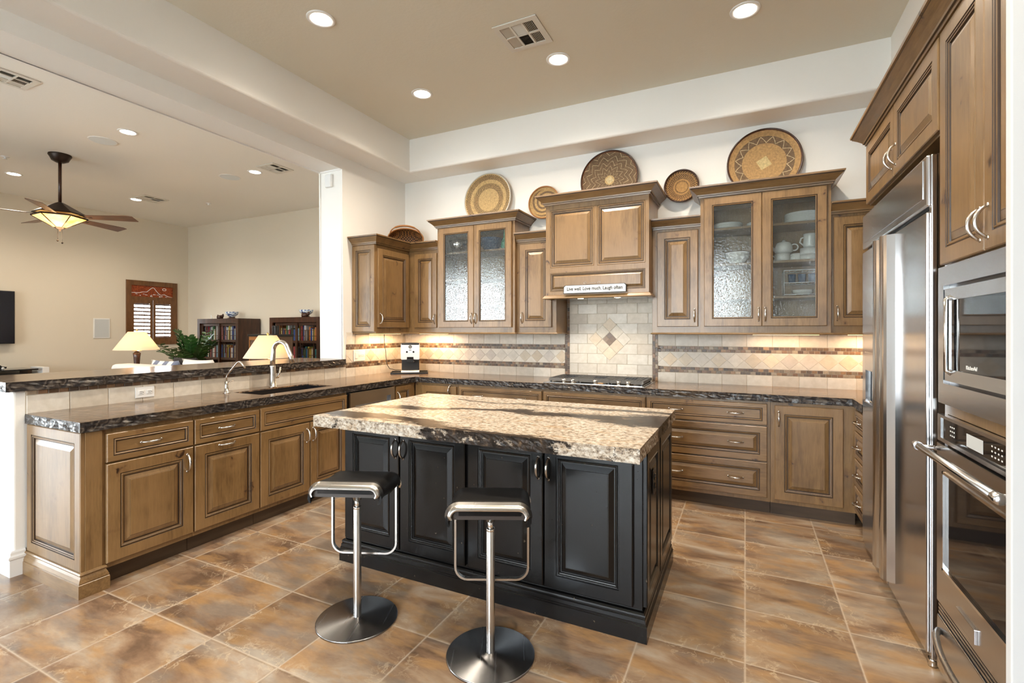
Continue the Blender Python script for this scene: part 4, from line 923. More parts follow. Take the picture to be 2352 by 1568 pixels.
# ------------------------------------------------------------------ crockery in the glass cabinets
def lathed(name, label, cat, prof, x, z, mat='porcelain', y=4.55, group=None, segs=36, parts=None):
    bm = B(); lathe(bm, prof, segs, caps=False)
    if parts:
        t = thing(name, label, cat, (x, y, z), group=group); obj('body', bm, mat, t); return t
    return tag(obj(name, bm, mat, None, (x, y, z)), label, cat, group)
def plate(r): return [(0, .002), (r*.55, 0), (r*.62, .003), (r, .014), (r, .017), (r*.62, .007), (0, .006)]
def bowl(r, h): return [(0, 0), (r*.45, 0), (r*.5, .004), (r*.9, h*.55), (r, h), (r*.96, h), (r*.85, h*.58), (r*.4, .008), (0, .008)]
for x, r, n, lb, gr in ((.425, .135, 7, 'large white plate in the tall stack on the top shelf of the larger glass cabinet', 'white dinner plates in the tall stack'), (-.135, .118, 4, 'white plate in the low stack on the left of the top shelf', 'white plates in the low stack'), (.11, .10, 3, 'small white plate stacked behind the meeting doors', 'small white plates behind the door stiles')):
    for k in range(n): lathed('plate', lb, 'plate', plate(r), x, 2.2555+k*.0112, group=gr)
lathed('bowl', 'white serving bowl seen through the left glass door of the larger cabinet', 'bowl', bowl(.098, .10), -.06, 1.9555, y=4.53)
def handle_ring(t, x, z, r=.022, name='handle', flat=False):
    bm = B(); tube(bm, [(x+r*math.cos(2*PI*k/16), 0, z+r*math.sin(2*PI*k/16)) for k in range(16)], .0055, 8, closed=True); return obj(name, bm, 'porcelain', t)
CUP = [(0, 0), (.050, 0), (.056, .006), (.058, .066), (.054, .066), (.052, .008), (0, .007)]
t = lathed('cup', 'white two-handled soup cup under the teapot', 'cup', CUP, .275, 1.9555, y=4.52, parts=1); handle_ring(t, -.074, .032); handle_ring(t, .074, .032)
t = lathed('cup', 'white cup between the teapot and the stacked bowls', 'cup', [(r*.8, h) for r, h in CUP], .375, 1.9555, y=4.56, parts=1); handle_ring(t, -.058, .034, .018)
for k in range(2): lathed('bowl', ['white straight-sided bowl under another on the middle shelf', 'white straight-sided bowl on top of another under the pitcher'][k], 'bowl', [(0, 0), (.062, 0), (.066, .006), (.066, .050), (.062, .050), (.060, .007), (0, .006)], .465, 1.9555+k*.0505, y=4.53)
t = lathed('teapot', 'white teapot standing on a soup cup', 'teapot', [(0, 0), (.045, 0), (.066, .010), (.064, .055), (.052, .085), (.040, .092), (.018, .098), (.010, .110), (.0, .112)], .285, 2.0225, y=4.52, parts=1)
bm = B(); tube(bm, [(-.058, 0, .028), (-.085, 0, .055), (-.100, 0, .082)], [.014, .010, .006], 10); obj('spout', bm, 'porcelain', t); handle_ring(t, .075, .048, .026)
t = lathed('pitcher', 'white pitcher on the stacked bowls', 'pitcher', [(0, 0), (.042, 0), (.050, .02), (.044, .085), (.050, .112), (.046, .112), (.040, .085), (.046, .02), (0, .006)], .470, 2.0575, y=4.53, parts=1)
bm = B(); tube(bm, [(-.044, 0, .088), (-.062, 0, .082), (-.070, 0, .05), (-.046, 0, .026)], .006, 8); obj('handle', bm, 'porcelain', t)
t = thing('wire_rack', 'white two-tier wire rack on the lowest shelf of the larger glass cabinet', 'rack', (.415, 4.54, 1.6725))
bm = B()
for xx in (-.132, .132):
    for yy in (-.09, .09): tube(bm, [(xx, yy, 0), (xx, yy, .205)], .0035, 6)
for zz in (.012, .105, .205):
    tube(bm, [(-.132, -.09, zz), (.132, -.09, zz), (.132, .09, zz), (-.132, .09, zz)], .0035, 6, closed=True)
    for k in range(7): tube(bm, [(-.132+.044*k, -.09, zz), (-.132+.044*k, .09, zz)], .002, 5)
obj('wire_frame', bm, 'white_trim', t)
for k in range(3): lathed('plate', 'white saucer lying in the bottom of the wire rack', 'plate', plate(.075), .42, 1.688+k*.009, y=4.54, group='saucers in the wire rack')
for k in range(3): lathed('glass_tumbler', 'dark-tinted tumbler standing on the upper tier of the wire rack', 'glass', [(0, 0), (.024, 0), (.030, .07), (.027, .07), (.022, .006), (0, .006)], .345+.07*k, 1.782, 'ceramic_blue', 4.54, group='tumblers on the wire rack')
lathed('dish', 'small white lidded dish on the cabinet floor of the larger glass cabinet', 'dish', [(0, 0), (.06, 0), (.062, .03), (.05, .036), (0, .042)], .235, 1.4305, y=4.53)
lathed('bowl', 'shiny steel mixing bowl on the top shelf of the smaller glass cabinet', 'bowl', bowl(.110, .142), -2.842, 2.2405, 'steel_bowl', 4.54)
lathed('bowl', 'dark blue bowl behind the right-hand glass door of the smaller cabinet', 'bowl', bowl(.135, .135), -2.445, 2.2405, 'ceramic_blue', 4.55)
lathed('bottle', 'green glass bottle with a long neck beside the blue bowl', 'bottle', [(0, 0), (.040, 0), (.044, .04), (.036, .09), (.016, .13), (.014, .22), (.017, .225), (0, .225)], -2.255, 2.2405, 'glass_green', 4.50)
# ------------------------------------------------------------------ bar stools
def tilt(o): o.rotation_euler = (R(-4.5), 0, 0); o.location = (0, -.050, .022)
def stool(label, x, y, rz):
    t = thing('bar_stool', label, 'stool', (x, y, 0), rz, 'bar stools at the island')
    bm = B(); lathe(bm, [(.186, 0), (.190, .002), (.190, .007), (.186, .009), (.03, .012), (.024, .016), (0, .016)], 72, caps=False); obj('base_plate', bm, 'steel_base', t)
    bm = B(); lathe(bm, [(.0185, .012), (.0185, .532), (.0165, .535), (.0, .535)], 28, caps=False); obj('column', bm, 'nickel', t)
    bm = B(); lathe(bm, [(.0125, .53), (.0125, .585)], 20); lathe(bm, [(.017, .530), (.019, .536), (.019, .545), (.0125, .547)], 20); obj('gas_lift', bm, 'chrome', t)
    bm = B(); lathe(bm, [(.018, .575), (.030, .622), (.060, .626), (.060, .634), (0, .634)], 24); tube(bm, [(.02, .0, .606), (.13, -.03, .600)], .004, 8); obj('seat_mount', bm, 'nickel', t)
    # seat shell: an inverted shallow U across the width, the sitting edges rolled down
    hw, rr = .172, .052; prof = []
    for k in range(9): a_ = PI-PI/2*k/8*1.0; prof.append((-hw+rr+rr*math.cos(a_), .668-rr+rr*math.sin(a_)))
    prof = [(-hw+.006, .600)]+prof+[(-q[0], q[1]) for q in prof[::-1]]+[(hw-.006, .600)]
    bm = B(); n = len(prof); secs = []
    for yy, dz in ((-.150, -.020), (-.142, -.006), (-.10, .002), (0, -.006), (.10, .002), (.142, -.006), (.150, -.020)):
        secs.append(([bm.verts.new((a_, yy, b_+dz)) for a_, b_ in prof], [bm.verts.new((a_*.93, yy, min(b_-.016, .640)+dz if abs(a_) < hw-.03 else b_+dz-.004)) for a_, b_ in prof]))
    for (p, p2), (q, q2) in zip(secs, secs[1:]):
        for i in range(n-1):
            for u, v in ((p, q), (p2, q2)):
                f_ = bm.faces.new((u[i], u[i+1], v[i+1], v[i])); f_.smooth = True
        for i in (0, n-1): bm.faces.new((p[i], p2[i], q2[i], q[i]))
    for p, p2 in (secs[0], secs[-1]):
        for i in range(n-1): bm.faces.new((p[i], p[i+1], p2[i+1], p2[i]))
    tilt(obj('seat', bm, 'leather_black', t))
    for sg_ in (-1, 1):      # dark valance of the shell under each metal band
        bm = B(); prism(bm, [(-.155, .620), (-.155, .650), (.155, .650), (.155, .620), (.145, .606), (-.145, .606)], 'y', sg_*.150, sg_*.140); tilt(obj('seat_underside', bm, 'leather_brown', t))
        bm = B(); rows = []
        for i, (a_, b_) in enumerate(prof):
            p0 = prof[max(i-1, 0)]; p1 = prof[min(i+1, n-1)]; d = Vector((p1[0]-p0[0], p1[1]-p0[1])).normalized(); nx, nz = -d.y, d.x
            row = []
            for o_, yy in ((.004, .138), (-.020, .168), (-.025, .167), (-.002, .136)): row.append(bm.verts.new((a_+nx*o_, sg_*yy, b_+nz*o_)))
            rows.append(row)
        for p, q in zip(rows, rows[1:]):
            for k in range(4):
                f_ = bm.faces.new((p[k], p[(k+1) % 4], q[(k+1) % 4], q[k])); f_.smooth = k in (0, 2)
        bm.faces.new(rows[0]); bm.faces.new(rows[-1]); mb = obj('metal_band', bm, 'nickel', t); tilt(mb); mb.location.z -= .016 if sg_ > 0 else 0.
    pts = []; W_, zt, zb, q = .163, .640, .278, .055
    pts = [(-W_, .095, zt)]+[(-W_+q-q*math.cos(k*PI/12), .095, zb+q-q*math.sin(k*PI/12)) for k in range(7)]+[(W_-q+q*math.sin(k*PI/12), .095, zb+q-q*math.cos(k*PI/12)) for k in range(7)]+[(W_, .095, zt)]
    bm = B(); tube(bm, pts, .005, flat=(.009, .020)); obj('footrest', bm, 'nickel', t)
    return t
stool('black-seated adjustable bar stool at the sink end of the island', -1.687, 1.774, R(22)); stool('black-seated adjustable bar stool standing before the middle of the island', -.984, 1.825, R(25))
# ------------------------------------------------------------------ ceiling fittings
KL = 'recessed lights in the kitchen ceiling'; LL = 'recessed lights in the living room ceiling'
def can(label, x, y, z, grp, power, spot=True):
    t = thing('recessed_light', label, 'ceiling light', (x, y, z), group=grp)
    bm = B(); lathe(bm, [(.070, -.001), (.072, -.006), (.092, -.007), (.096, -.003), (.096, 0)], 40, caps=False); obj('trim_ring', bm, 'white_trim', t)
    bm = B(); lathe(bm, [(.071, -.003), (.0, -.0035)], 40, caps=False); obj('lens', bm, 'lens', t)
    lamp('recessed_light_beam', 'SPOT', (x, y, z-.03), power, WARM if power else WARM, spot_size=R(150), spot_blend=.9, shadow_soft_size=.07)
CP = 58
can('kitchen ceiling light nearest the beam, closest to the viewer', -2.655, 2.442, 3.56, KL, CP); can('kitchen ceiling light nearest the inner corner of the soffit', -2.658, 3.613, 3.56, KL, CP)
can('kitchen ceiling light just beyond the air vent', -1.342, 3.628, 3.56, KL, CP); can('kitchen ceiling light nearest the refrigerator wall', 0., 3.624, 3.56, KL, CP)
can('kitchen ceiling light out of sight overhead', -1.342, 1.25, 3.56, KL, CP); can('kitchen ceiling light out of sight over the entry', 0., 1.25, 3.56, KL, CP)
LP = 48
can('living room ceiling light beside the nearer round speaker', -6.331, 3.044, 3.66, LL, LP); can('living room ceiling light beside the vent nearest the pass-through', -6.284, 4.593, 3.66, LL, LP)
can('living room ceiling light beside the farthest vent', -9.436, 4.662, 3.66, LL, LP); can('living room ceiling light behind the fan, above the television', -9.495, 3.138, 3.66, LL, LP)
def vent(label, x0, x1, y0, y1, z, grp):
    t = thing('air_vent', label, 'vent', ((x0+x1)/2, (y0+y1)/2, z), group=grp); w_, h_ = x1-x0, y1-y0
    bm = B(); box(bm, -w_/2, w_/2, -h_/2, h_/2, -.0015, 0); obj('backing', bm, 'vent_dark', t)
    bm = B(); m = .040; cw = (w_-2*m-.028)/3; ch = (h_-2*m-.014)/2; X = [-w_/2+m+i*(cw+.014) for i in range(3)]; Y = [-h_/2+m+j*(ch+.014) for j in range(2)]
    box(bm, -w_/2, -w_/2+m, -h_/2, h_/2, -.010, -.001); box(bm, w_/2-m, w_/2, -h_/2, h_/2, -.010, -.001); box(bm, -w_/2+m, w_/2-m, -h_/2, -h_/2+m, -.010, -.001); box(bm, -w_/2+m, w_/2-m, h_/2-m, h_/2, -.010, -.001)
    for i in (0, 1): box(bm, X[i]+cw, X[i]+cw+.014, -h_/2+m, h_/2-m, -.0098, -.001)
    box(bm, -w_/2+m, w_/2-m, Y[0]+ch, Y[0]+ch+.014, -.0095, -.001); obj('frame', bm, 'vent_white', t)
    bm = B()
    for i in range(3):
        for j in range(2):
            n_ = 7 if i != 1 else 10
            for k in range(n_):
                f_ = (k+.5)/n_
                if i == 1:
                    yy = Y[j]+ch*f_; sl = .006 if j == 0 else -.006
                    v = [bm.verts.new(p) for p in ((X[i], yy-.005, -.004+sl*.6), (X[i]+cw, yy-.005, -.004+sl*.6), (X[i]+cw, yy+.005, -.004-sl*.6), (X[i], yy+.005, -.004-sl*.6))]
                else:
                    xx = X[i]+cw*f_; sl = .005 if i == 0 else -.005
                    v = [bm.verts.new(p) for p in ((xx-.004, Y[j], -.004-sl*.6), (xx+.004, Y[j], -.004+sl*.6), (xx+.004, Y[j]+ch, -.004+sl*.6), (xx-.004, Y[j]+ch, -.004-sl*.6))]
                bm.faces.new(v)
    obj('louvres', bm, 'vent_white', t)
VG = 'ceiling air vents'
vent('square air vent in the tan kitchen ceiling', -1.630, -1.291, 3.040, 3.377, 3.56, VG); vent('living room vent close to the pass-through beam', -6.10, -5.77, 1.80, 2.09, 3.66, VG)
vent('living room vent beside a ceiling light and the farther round speaker', -6.06, -5.72, 4.44, 4.78, 3.66, VG); vent('farthest living room vent, over the bookcases', -9.36, -8.98, 4.56, 4.94, 3.66, VG)
for lb, x, y in (('round flush ceiling speaker between the fan and the beam', -6.887, 3.055), ('round flush ceiling speaker nearer the bookcases', -6.832, 4.588)):
    t = thing('ceiling_speaker', lb, 'speaker', (x, y, 3.66)); bm = B(); lathe(bm, [(.128, -.004), (.140, -.006), (.142, 0)], 40, caps=False); obj('ring', bm, 'white_trim', t)
    bm = B(); lathe(bm, [(.129, -.004), (0, -.006)], 40, caps=False); obj('grille', bm, 'speaker_grille', t)
for lb, x, y in (('small fire sprinkler beyond the fan', -8.652, 2.777), ('small fire sprinkler near the back wall of the living room', -8.565, 5.359)):
    t = thing('fire_sprinkler', lb, 'sprinkler', (x, y, 3.66)); bm = B(); lathe(bm, [(.045, 0), (.04, -.008), (.012, -.010), (.012, -.03)], 20, caps=False); obj('escutcheon', bm, 'white_trim', t)
    bm = B(); lathe(bm, [(.022, -.03), (.024, -.034), (0, -.034)], 14, caps=False); tube(bm, [(-.01, 0, -.01), (-.016, 0, -.03)], .003, 6); obj('deflector', bm, 'white_trim', t)
# ceiling fan
fx, fy = -7.93, 3.056; t = thing('ceiling_fan', 'dark bronze ceiling fan with amber glass light bowl in the living room', 'fan', (fx, fy, 2.70))
bm = B(); lathe(bm, [(.115, .96), (.118, .945), (.100, .915), (.085, .88), (.04, .855), (.0, .855)], 32, caps=False); obj('canopy', bm, 'bronze', t)
bm = B(); tube(bm, [(0, 0, .87), (0, 0, .33)], .018, 14); obj('downrod', bm, 'glaze_brown', t)
bm = B(); lathe(bm, [(.028, .345), (.050, .335), (.265, .205), (.275, .185), (.20, .175), (.18, .160), (.10, .150), (0, .150)], 6, smooth=False, caps=False); obj('motor_housing', bm, 'bronze', t)
bm = B(); lathe(bm, [(.270, .160), (.278, .165), (.278, .148), (.268, .146)], 6, smooth=False, caps=False)
for k in range(6): a_ = 2*PI*k/6; tube(bm, [(.270*math.cos(a_), .270*math.sin(a_), .150), (.052*math.cos(a_), .052*math.sin(a_), .018)], .006, 6)
obj('bowl_frame', bm, 'bronze', t)
bm = B(); lathe(bm, [(.266, .150), (.15, .080), (.055, .020)], 6, smooth=False, caps=False); obj('light_bowl', bm, 'amber_glass', t)
bm = B(); lathe(bm, [(.060, .022), (.045, .008), (.012, -.006), (.012, -.022), (0, -.026)], 20, caps=False); obj('finial', bm, 'bronze', t)
for k in range(5):
    a_ = 25.8+10+72*k
    bm = B(); prism(bm, [(.30, -.055), (.80, -.085), (.86, -.070), (.86, .085), (.30, .055)], 'z', -.003, .003); bl = obj('blade', bm, 'wood_fan', t, (0, 0, .168), (R(-13), 0, R(a_))); bl.rotation_euler = Euler((R(-13), 0, 0)).to_matrix().to_euler(); bl.rotation_euler = (Matrix.Rotation(R(a_), 3, 'Z') @ Matrix.Rotation(R(-13), 3, 'X')).to_euler()
    bm = B(); tube(bm, [(.12, 0, .004), (.22, 0, .012), (.36, 0, -.004)], .008, flat=(.030, .006)); obj('blade_iron', bm, 'bronze', bl)
for dx, ln in ((-.03, .13), (.03, .16)):
    bm = B(); px_, py_ = dx*.9, dx*.43; tube(bm, [(px_, py_, .0), (px_, py_, -ln)], .0018, 6); lathe(bm, [(0, -ln-.028), (.013, -ln-.014), (0, -ln)], 12, (px_, py_, 0), caps=False); obj('pull_chain', bm, 'bronze', t)
lamp('fan_light', 'POINT', (fx, fy, 2.62), 6, WARM2, shadow_soft_size=.12)
# ------------------------------------------------------------------ living room
w1 = struct(thing('window_1', 'x', 'x', (LW, (WY0+WY1)/2, WZ0), PI/2)); del w1['label']; del w1['category']
ww, wh = WY1-WY0, WZ1-WZ0; h_ = ww/2     # local x along the wall, front to -y (into the room)
bm = B()
for q in ((-h_-.02, -h_+.065, -.03, .02), (h_-.065, h_+.02, -.03, .02)): box(bm, q[0], q[1], q[2], q[3], -.02, wh+.02)
for z0, z1 in ((-.02, .05), (wh-.075, wh+.02), (wh-.365, wh-.30)): box(bm, -h_+.065, h_-.065, -.0295, .0195, z0, z1)
obj('window_frame', bm, 'wood_shutter', w1)
g = B(); box(g, -h_, h_, .10, .105, 0, wh); obj('window_pane', g, 'glass_clear', w1)
zt = wh-.30; zb = wh-.075
bm = B(); box(bm, -h_+.06, h_-.06, -.012, -.004, zt, zb); tr = obj('transom_art', bm, 'copper_art', w1)
bm = B(); W2 = h_-.07; pk = [(-1, .32), (-.62, .34), (-.5, .42), (-.28, .44), (-.1, .74), (.0, .86), (.08, .82), (.16, .62), (.28, .38), (.40, .22), (.58, .30), (.75, .14), (1, .05)]
tube(bm, [(a_*W2, -.013, zt+b_*(zb-zt)) for a_, b_ in pk], .006, 6)
tube(bm, [(W2*.58+.035*math.cos(k*PI/8), -.013, zb-.055+.022*math.sin(k*PI/8)) for k in range(16)], .006, 6, closed=True)
for k in range(16): a_ = random.uniform(-.95, .85); b_ = random.uniform(.06, .26); tube(bm, [(a_*W2, -.013, zt+b_*(zb-zt)), ((a_+random.uniform(.05, .14))*W2, -.013, zt+(b_-.02)*(zb-zt))], .005, 6)
obj('cut_out_mountain', bm, 'sign_white', tr)
for sx0, sx1 in ((-h_+.065, -.004), (.004, h_-.065)):
    bm = B(); z0, z1 = .05, wh-.365
    box(bm, sx0, sx0+.045, -.028, .004, z0, z1); box(bm, sx1-.045, sx1, -.028, .004, z0, z1); box(bm, sx0+.045, sx1-.045, -.027, .004, z0, z0+.07); box(bm, sx0+.045, sx1-.045, -.027, .004, z1-.07, z1)
    sh = obj('shutter', bm, 'wood_shutter', w1)
    bm = B(); n_ = 10; lo, hi = z0+.085, z1-.085
    for k in range(n_):
        zc = lo+(hi-lo)*k/(n_-1); c_, s_ = math.cos(R(28)), math.sin(R(28)); v = []
        for yy, zz in ((-.032, -.004), (.032, -.004), (.032, .004), (-.032, .004)): v.append((yy*c_-zz*s_-.006, zc+yy*s_+zz*c_))
        prism(bm, v, 'x', sx0+.046, sx1-.046)
    tube(bm, [((sx0+sx1)/2+.02, -.042, lo-.03), ((sx0+sx1)/2+.02, -.042, hi+.05)], .005, 6); obj('louvres', bm, 'wood_shutter', sh)
# in-wall speaker, television, console
t = thing('wall_speaker', 'white-framed grey speaker panel set in the living room wall', 'speaker', (LW, 4.834, 1.45), PI/2)
bm = B(); box(bm, -.13, .13, -.012, 0, -.187, .187, bev=.004); obj('frame', bm, 'white_trim', t); bobj('grille', (-.112, .112, -.015, -.011, -.169, .169), 'grey_grille', t, bev=.001)
t = thing('television', 'black flat television on the living room wall, cut by the picture edge', 'television', (LW+.004, 2.85, 1.62), PI/2)
bm = B(); box(bm, -.755, .755, -.085, -.04, -.433, .433, bev=.006); box(bm, -.25, .25, -.042, 0, -.2, .2); obj('casing', bm, 'black_plastic', t); bobj('screen', (-.742, .742, -.088, -.083, -.42, .42), 'screen', t, bev=.001)
t = thing('media_console', 'low black media console under the television', 'console', (LW+.02, 2.85, 0), PI/2)
bm = B(); box(bm, -1.0, .93, -.52, 0, .05, .70, bev=.01); obj('cabinet', bm, 'black_plastic', t); bobj('glass_top', (-1.02, .88, -.54, 0, .765, .785), 'black_glass', t); bm = B()
for xx in (-.9, 0, .80): box(bm, xx, xx+.05, -.40, -.1, .70, .765)
obj('risers', bm, 'tan_panel', t); bobj('side_block', (.935, 1.02, -.53, -.1, .05, .80), 'white_trim', t)
t = thing('toy_car', 'black and white model car on the glass top of the console', 'toy car', (-10.62, 3.30, .785), PI/2)
bm = B(); prism(bm, [(-.11, .015), (.11, .015), (.115, .04), (.06, .05), (.03, .078), (-.04, .078), (-.07, .05), (-.115, .045)], 'y', -.045, .045); obj('body', bm, 'black_glass', t)
for xx in (-.07, .07):
    for yy in (-.046, .036): bm = B(); lathe(bm, [(.0, 0), (.019, 0), (.019, .010), (0, .010)], 14, (xx, yy, .019), axis='y', caps=False); obj('wheel', bm, 'white_trim', t)
# bookcases
PAT = [(0, .02, 1.), (1, .22, 0.)]
def bookcase(label, x0, shift):
    t = thing('bookcase', label, 'bookcase', (x0, 5.923, 0), group='dark lattice bookcases'); w_, D, H = 1.243, .462, 1.637
    bm = B(); box(bm, 0, .03, 0, D, 0, H); box(bm, w_-.03, w_, 0, D, 0, H); box(bm, .03, w_-.03, D-.02, D, 0, H); box(bm, .03, w_-.03, 0, D, H-.045, H); box(bm, .03, w_-.03, 0, D, 0, .06)
    box(bm, .03, .075, 0, .03, .06, H-.045); box(bm, w_-.075, w_-.03, 0, .03, .06, H-.045); box(bm, .075, w_-.075, 0, .03, H-.09, H-.045); obj('carcass', bm, 'wood_dark', t)
    for z in (1.22, .875, .50): bobj('shelf', (.031, w_-.031, .075, D-.021, z-.02, z), 'wood_dark', t, bev=0)
    for k, (a0, yy) in enumerate(((.085+shift, .032), (.60, .052))):
        dw = .555; z0, z1 = .07, H-.095; bm = B()
        box(bm, a0, a0+.045, yy, yy+.018, z0, z1); box(bm, a0+dw-.045, a0+dw, yy, yy+.018, z0, z1)
        for z in (z0+.022, 1.208, .865, z1-.025): box(bm, a0+.045, a0+dw-.045, yy+.001, yy+.018, z-.022, z+.022)
        d = obj('sliding_door', bm, 'wood_dark', t)
        bm = B(); a_, b_ = a0+.045, a0+dw-.045; s = (b_-a_)
        for zl, zh in ((.887, 1.186), (1.230, z1-.045)):
            hh = zh-zl; V = lambda f: a_+s*f; Z = lambda f: zl+hh*f
            for f0, g0, g1 in ((.16, 0, 1), (.84, 0, 1), (.40, 0, .68), (.58, 0, .68), (.28, .30, 1)): box(bm, V(f0)-.0045, V(f0)+.0045, yy+.003, yy+.015, Z(g0), Z(g1))
            for g0, f0, f1 in ((.30, 0, .40), (.30, .58, 1), (.68, .16, .84)): box(bm, V(f0), V(f1), yy+.004, yy+.014, Z(g0)-.0045, Z(g0)+.0045)
        obj('lattice', bm, 'wood_dark', d)
        bm = B(); box(bm, a0+.001, a0+.012, yy-.004, yy, z0+.02, z1-.02); obj('edge_strip', bm, 'nickel', d)
    return t
bookcase('dark lattice-door bookcase nearer the shuttered window', -9.821, 0.); bookcase('dark lattice-door bookcase cut off by the white wall end', -7.713, .03)
rb = random.Random(11); CN = list(BOOKS)+['white', 'cream', 'pale blue', 'white', 'blue']
def books(which, x0, x1, z, shelfname, hmax):
    x = x0
    while x < x1-.03:
        w_ = rb.uniform(.026, .048); h_b = rb.uniform(.7, 1.)*hmax; d_ = rb.uniform(.15, .2); c_ = rb.choice(CN)
        bm = B(); box(bm, .0, w_, 0, d_, 0, h_b, bev=.002, seg=1); box(bm, .003, w_-.003, .004, d_-.003, h_b-.0005, h_b+.0008, 1)
        tag(obj('book', bm, ['book_'+c_.replace(' ', '_'), 'paper'], None, (x, 6.035+rb.uniform(0, .02), z+.0005)), '%s-spined book on the %s shelf of the bookcase %s' % (c_, shelfname, which), 'book', 'books in the bookcase %s, %s shelf, %s' % (which, shelfname, c_))
        x += w_+.001
        if rb.random() < .07: x += rb.uniform(.03, .10)
for which, bx, x1 in (('nearer the window', -9.821, 1.20), ('behind the right-hand lamp', -7.713, 1.20)):
    books(which, bx+.04, bx+x1, 1.22, 'upper', .29); books(which, bx+.04, bx+x1, .875, 'middle', .27)
for lb, x in (('blue and white porcelain bowl on the bookcase nearer the window', -9.09), ('blue and white porcelain bowl on the bookcase behind the right-hand lamp', -7.045)):
    t = thing('bowl', lb, 'bowl', (x, 6.15, 1.638)); bm = B(); lathe(bm, [(.045, .035), (.05, .045), (.10, .08), (.125, .135), (.121, .135), (.09, .08), (0, .05)], 32, caps=False); obj('porcelain_body', bm, 'blue_white', t)
    bm = B(); lathe(bm, [(.085, 0), (.09, .008), (.05, .020), (.06, .035), (0, .036)], 20, caps=False); obj('wooden_stand', bm, 'wood_dark', t)
def figure(lb, x, y):
    bm = B(); lathe(bm, [(.0, 0), (.05, 0), (.062, .03), (.055, .065), (.03, .075), (.0, .078)], 18, caps=False); tube(bm, [(.03, 0, .05), (.085, 0, .06), (.10, 0, .098)], [.03, .026, .012], 8); tube(bm, [(-.05, 0, .06), (-.075, 0, .085)], [.02, .01], 8)
    tag(obj('figurine', bm, 'glaze_brown', None, (x, y, 1.6375)), lb, 'figurine')
figure('small dark carved figurine standing just left of a porcelain bowl', -9.46, 6.15); figure('small dark carved figurine in front of the farther-right porcelain bowl', -6.93, 6.02)
bm = B(); tube(bm, [(0, 0, 0), (-.03, 0, .03), (-.045, 0, .075)], [.006, .010, .004], 8); tag(obj('feather', bm, 'white_trim', None, (-9.62, 6.1, 1.642)), 'small white curved feather at the left end of a bookcase top', 'ornament')
# floor cabinet and small speaker behind the right-hand lamp
t = thing('floor_cabinet', 'tan-fronted floor cabinet with a black top behind the right-hand lamp', 'cabinet', (-6.71, 5.0, 0))
bm = B(); box(bm, -.27, .27, .012, .36, 0, 1.31, bev=.004); obj('body', bm, 'tan_panel', t); bm = B()
for q in ((-.27, -.255, 0, 1.31), (.255, .27, 0, 1.31), (-.255, .255, 1.255, 1.31), (-.255, .255, 0, .05)): box(bm, q[0], q[1], 0, .0125, q[2], q[3])
obj('front_frame', bm, 'rattan', t); bobj('top', (-.285, .285, -.015, .37, 1.31, 1.345), 'black_plastic', t)
tag(obj('speaker', (lambda b: (box(b, -.035, .035, -.04, .04, 0, .13, bev=.006), b)[1])(B()), 'black_plastic', None, (-6.50, 5.1, 1.346)), 'small black speaker on the floor cabinet against the bookcase edge', 'speaker')
# table lamps on their side tables
def table_lamp(lb, lt, x, y, zb, zt, post):
    s = thing('side_table', lt, 'side table', (x, y, 0)); zt_ = zb-.42
    bm = B(); lathe(bm, [(.0, zt_-.025), (.19, zt_-.025), (.195, zt_-.01), (.19, zt_), (0, zt_)], 36, caps=False); obj('table_top', bm, 'wood_dark', s)
    bm = B(); lathe(bm, [(.13, 0), (.13, .02), (.03, .05), (.025, zt_-.03)], 24); obj('pedestal', bm, 'wood_dark', s)
    t = thing('table_lamp', lb, 'lamp', (x, y, zt_)); b = zb-zt_
    bm = B(); lathe(bm, [(.085, 0), (.09, .012), (.06, .03), (.035, .06), (.032, .14), (.030, .22), (.036, .32), (.043, b-.045), (.03, b-.03), (.012, b-.02), (.008, b+.10), (0, b+.10)], 28, caps=False); obj('lamp_base', bm, 'glaze_brown', t)
    bm = B(); lathe(bm, [(.0325+.02, b-.012), (.045, b-.004), (.02, b)], 20, caps=False); obj('collar', bm, 'brass', t)
    bm = B(); h = zt-zb; lathe(bm, [(.252, b), (.095, b+h), (.0935, b+h-.001), (.2505, b+.001)], 48, caps=False); tube(bm, [(-.094, 0, b+h-.005), (.094, 0, b+h-.005)], .003, 6); tube(bm, [(0, 0, b+.1), (0, 0, b+h+.01)], .003, 6); obj('lamp_shade', bm, 'lampshade', t)
    bm = B(); lathe(bm, [(0, b+h), (.008, b+h+.004), (.013, b+h+.018), (.006, b+h+.032), (0, b+h+.034)], 14, caps=False); obj('finial', bm, 'brass', t)
    lamp('table_lamp_bulb', 'POINT', (x+.05, y+.03, zb+h*.5), 2.2, WARM2, shadow_soft_size=.04)
table_lamp('lit table lamp with a cream cone shade below the shuttered window', 'round side table holding the lamp below the window', -7.23, 3.58, 1.146, 1.385, 0)
table_lamp('lit table lamp with a cream cone shade directly behind the faucet', 'round side table holding the lamp behind the faucet', -4.94, 3.77, 1.087, 1.343, 0)
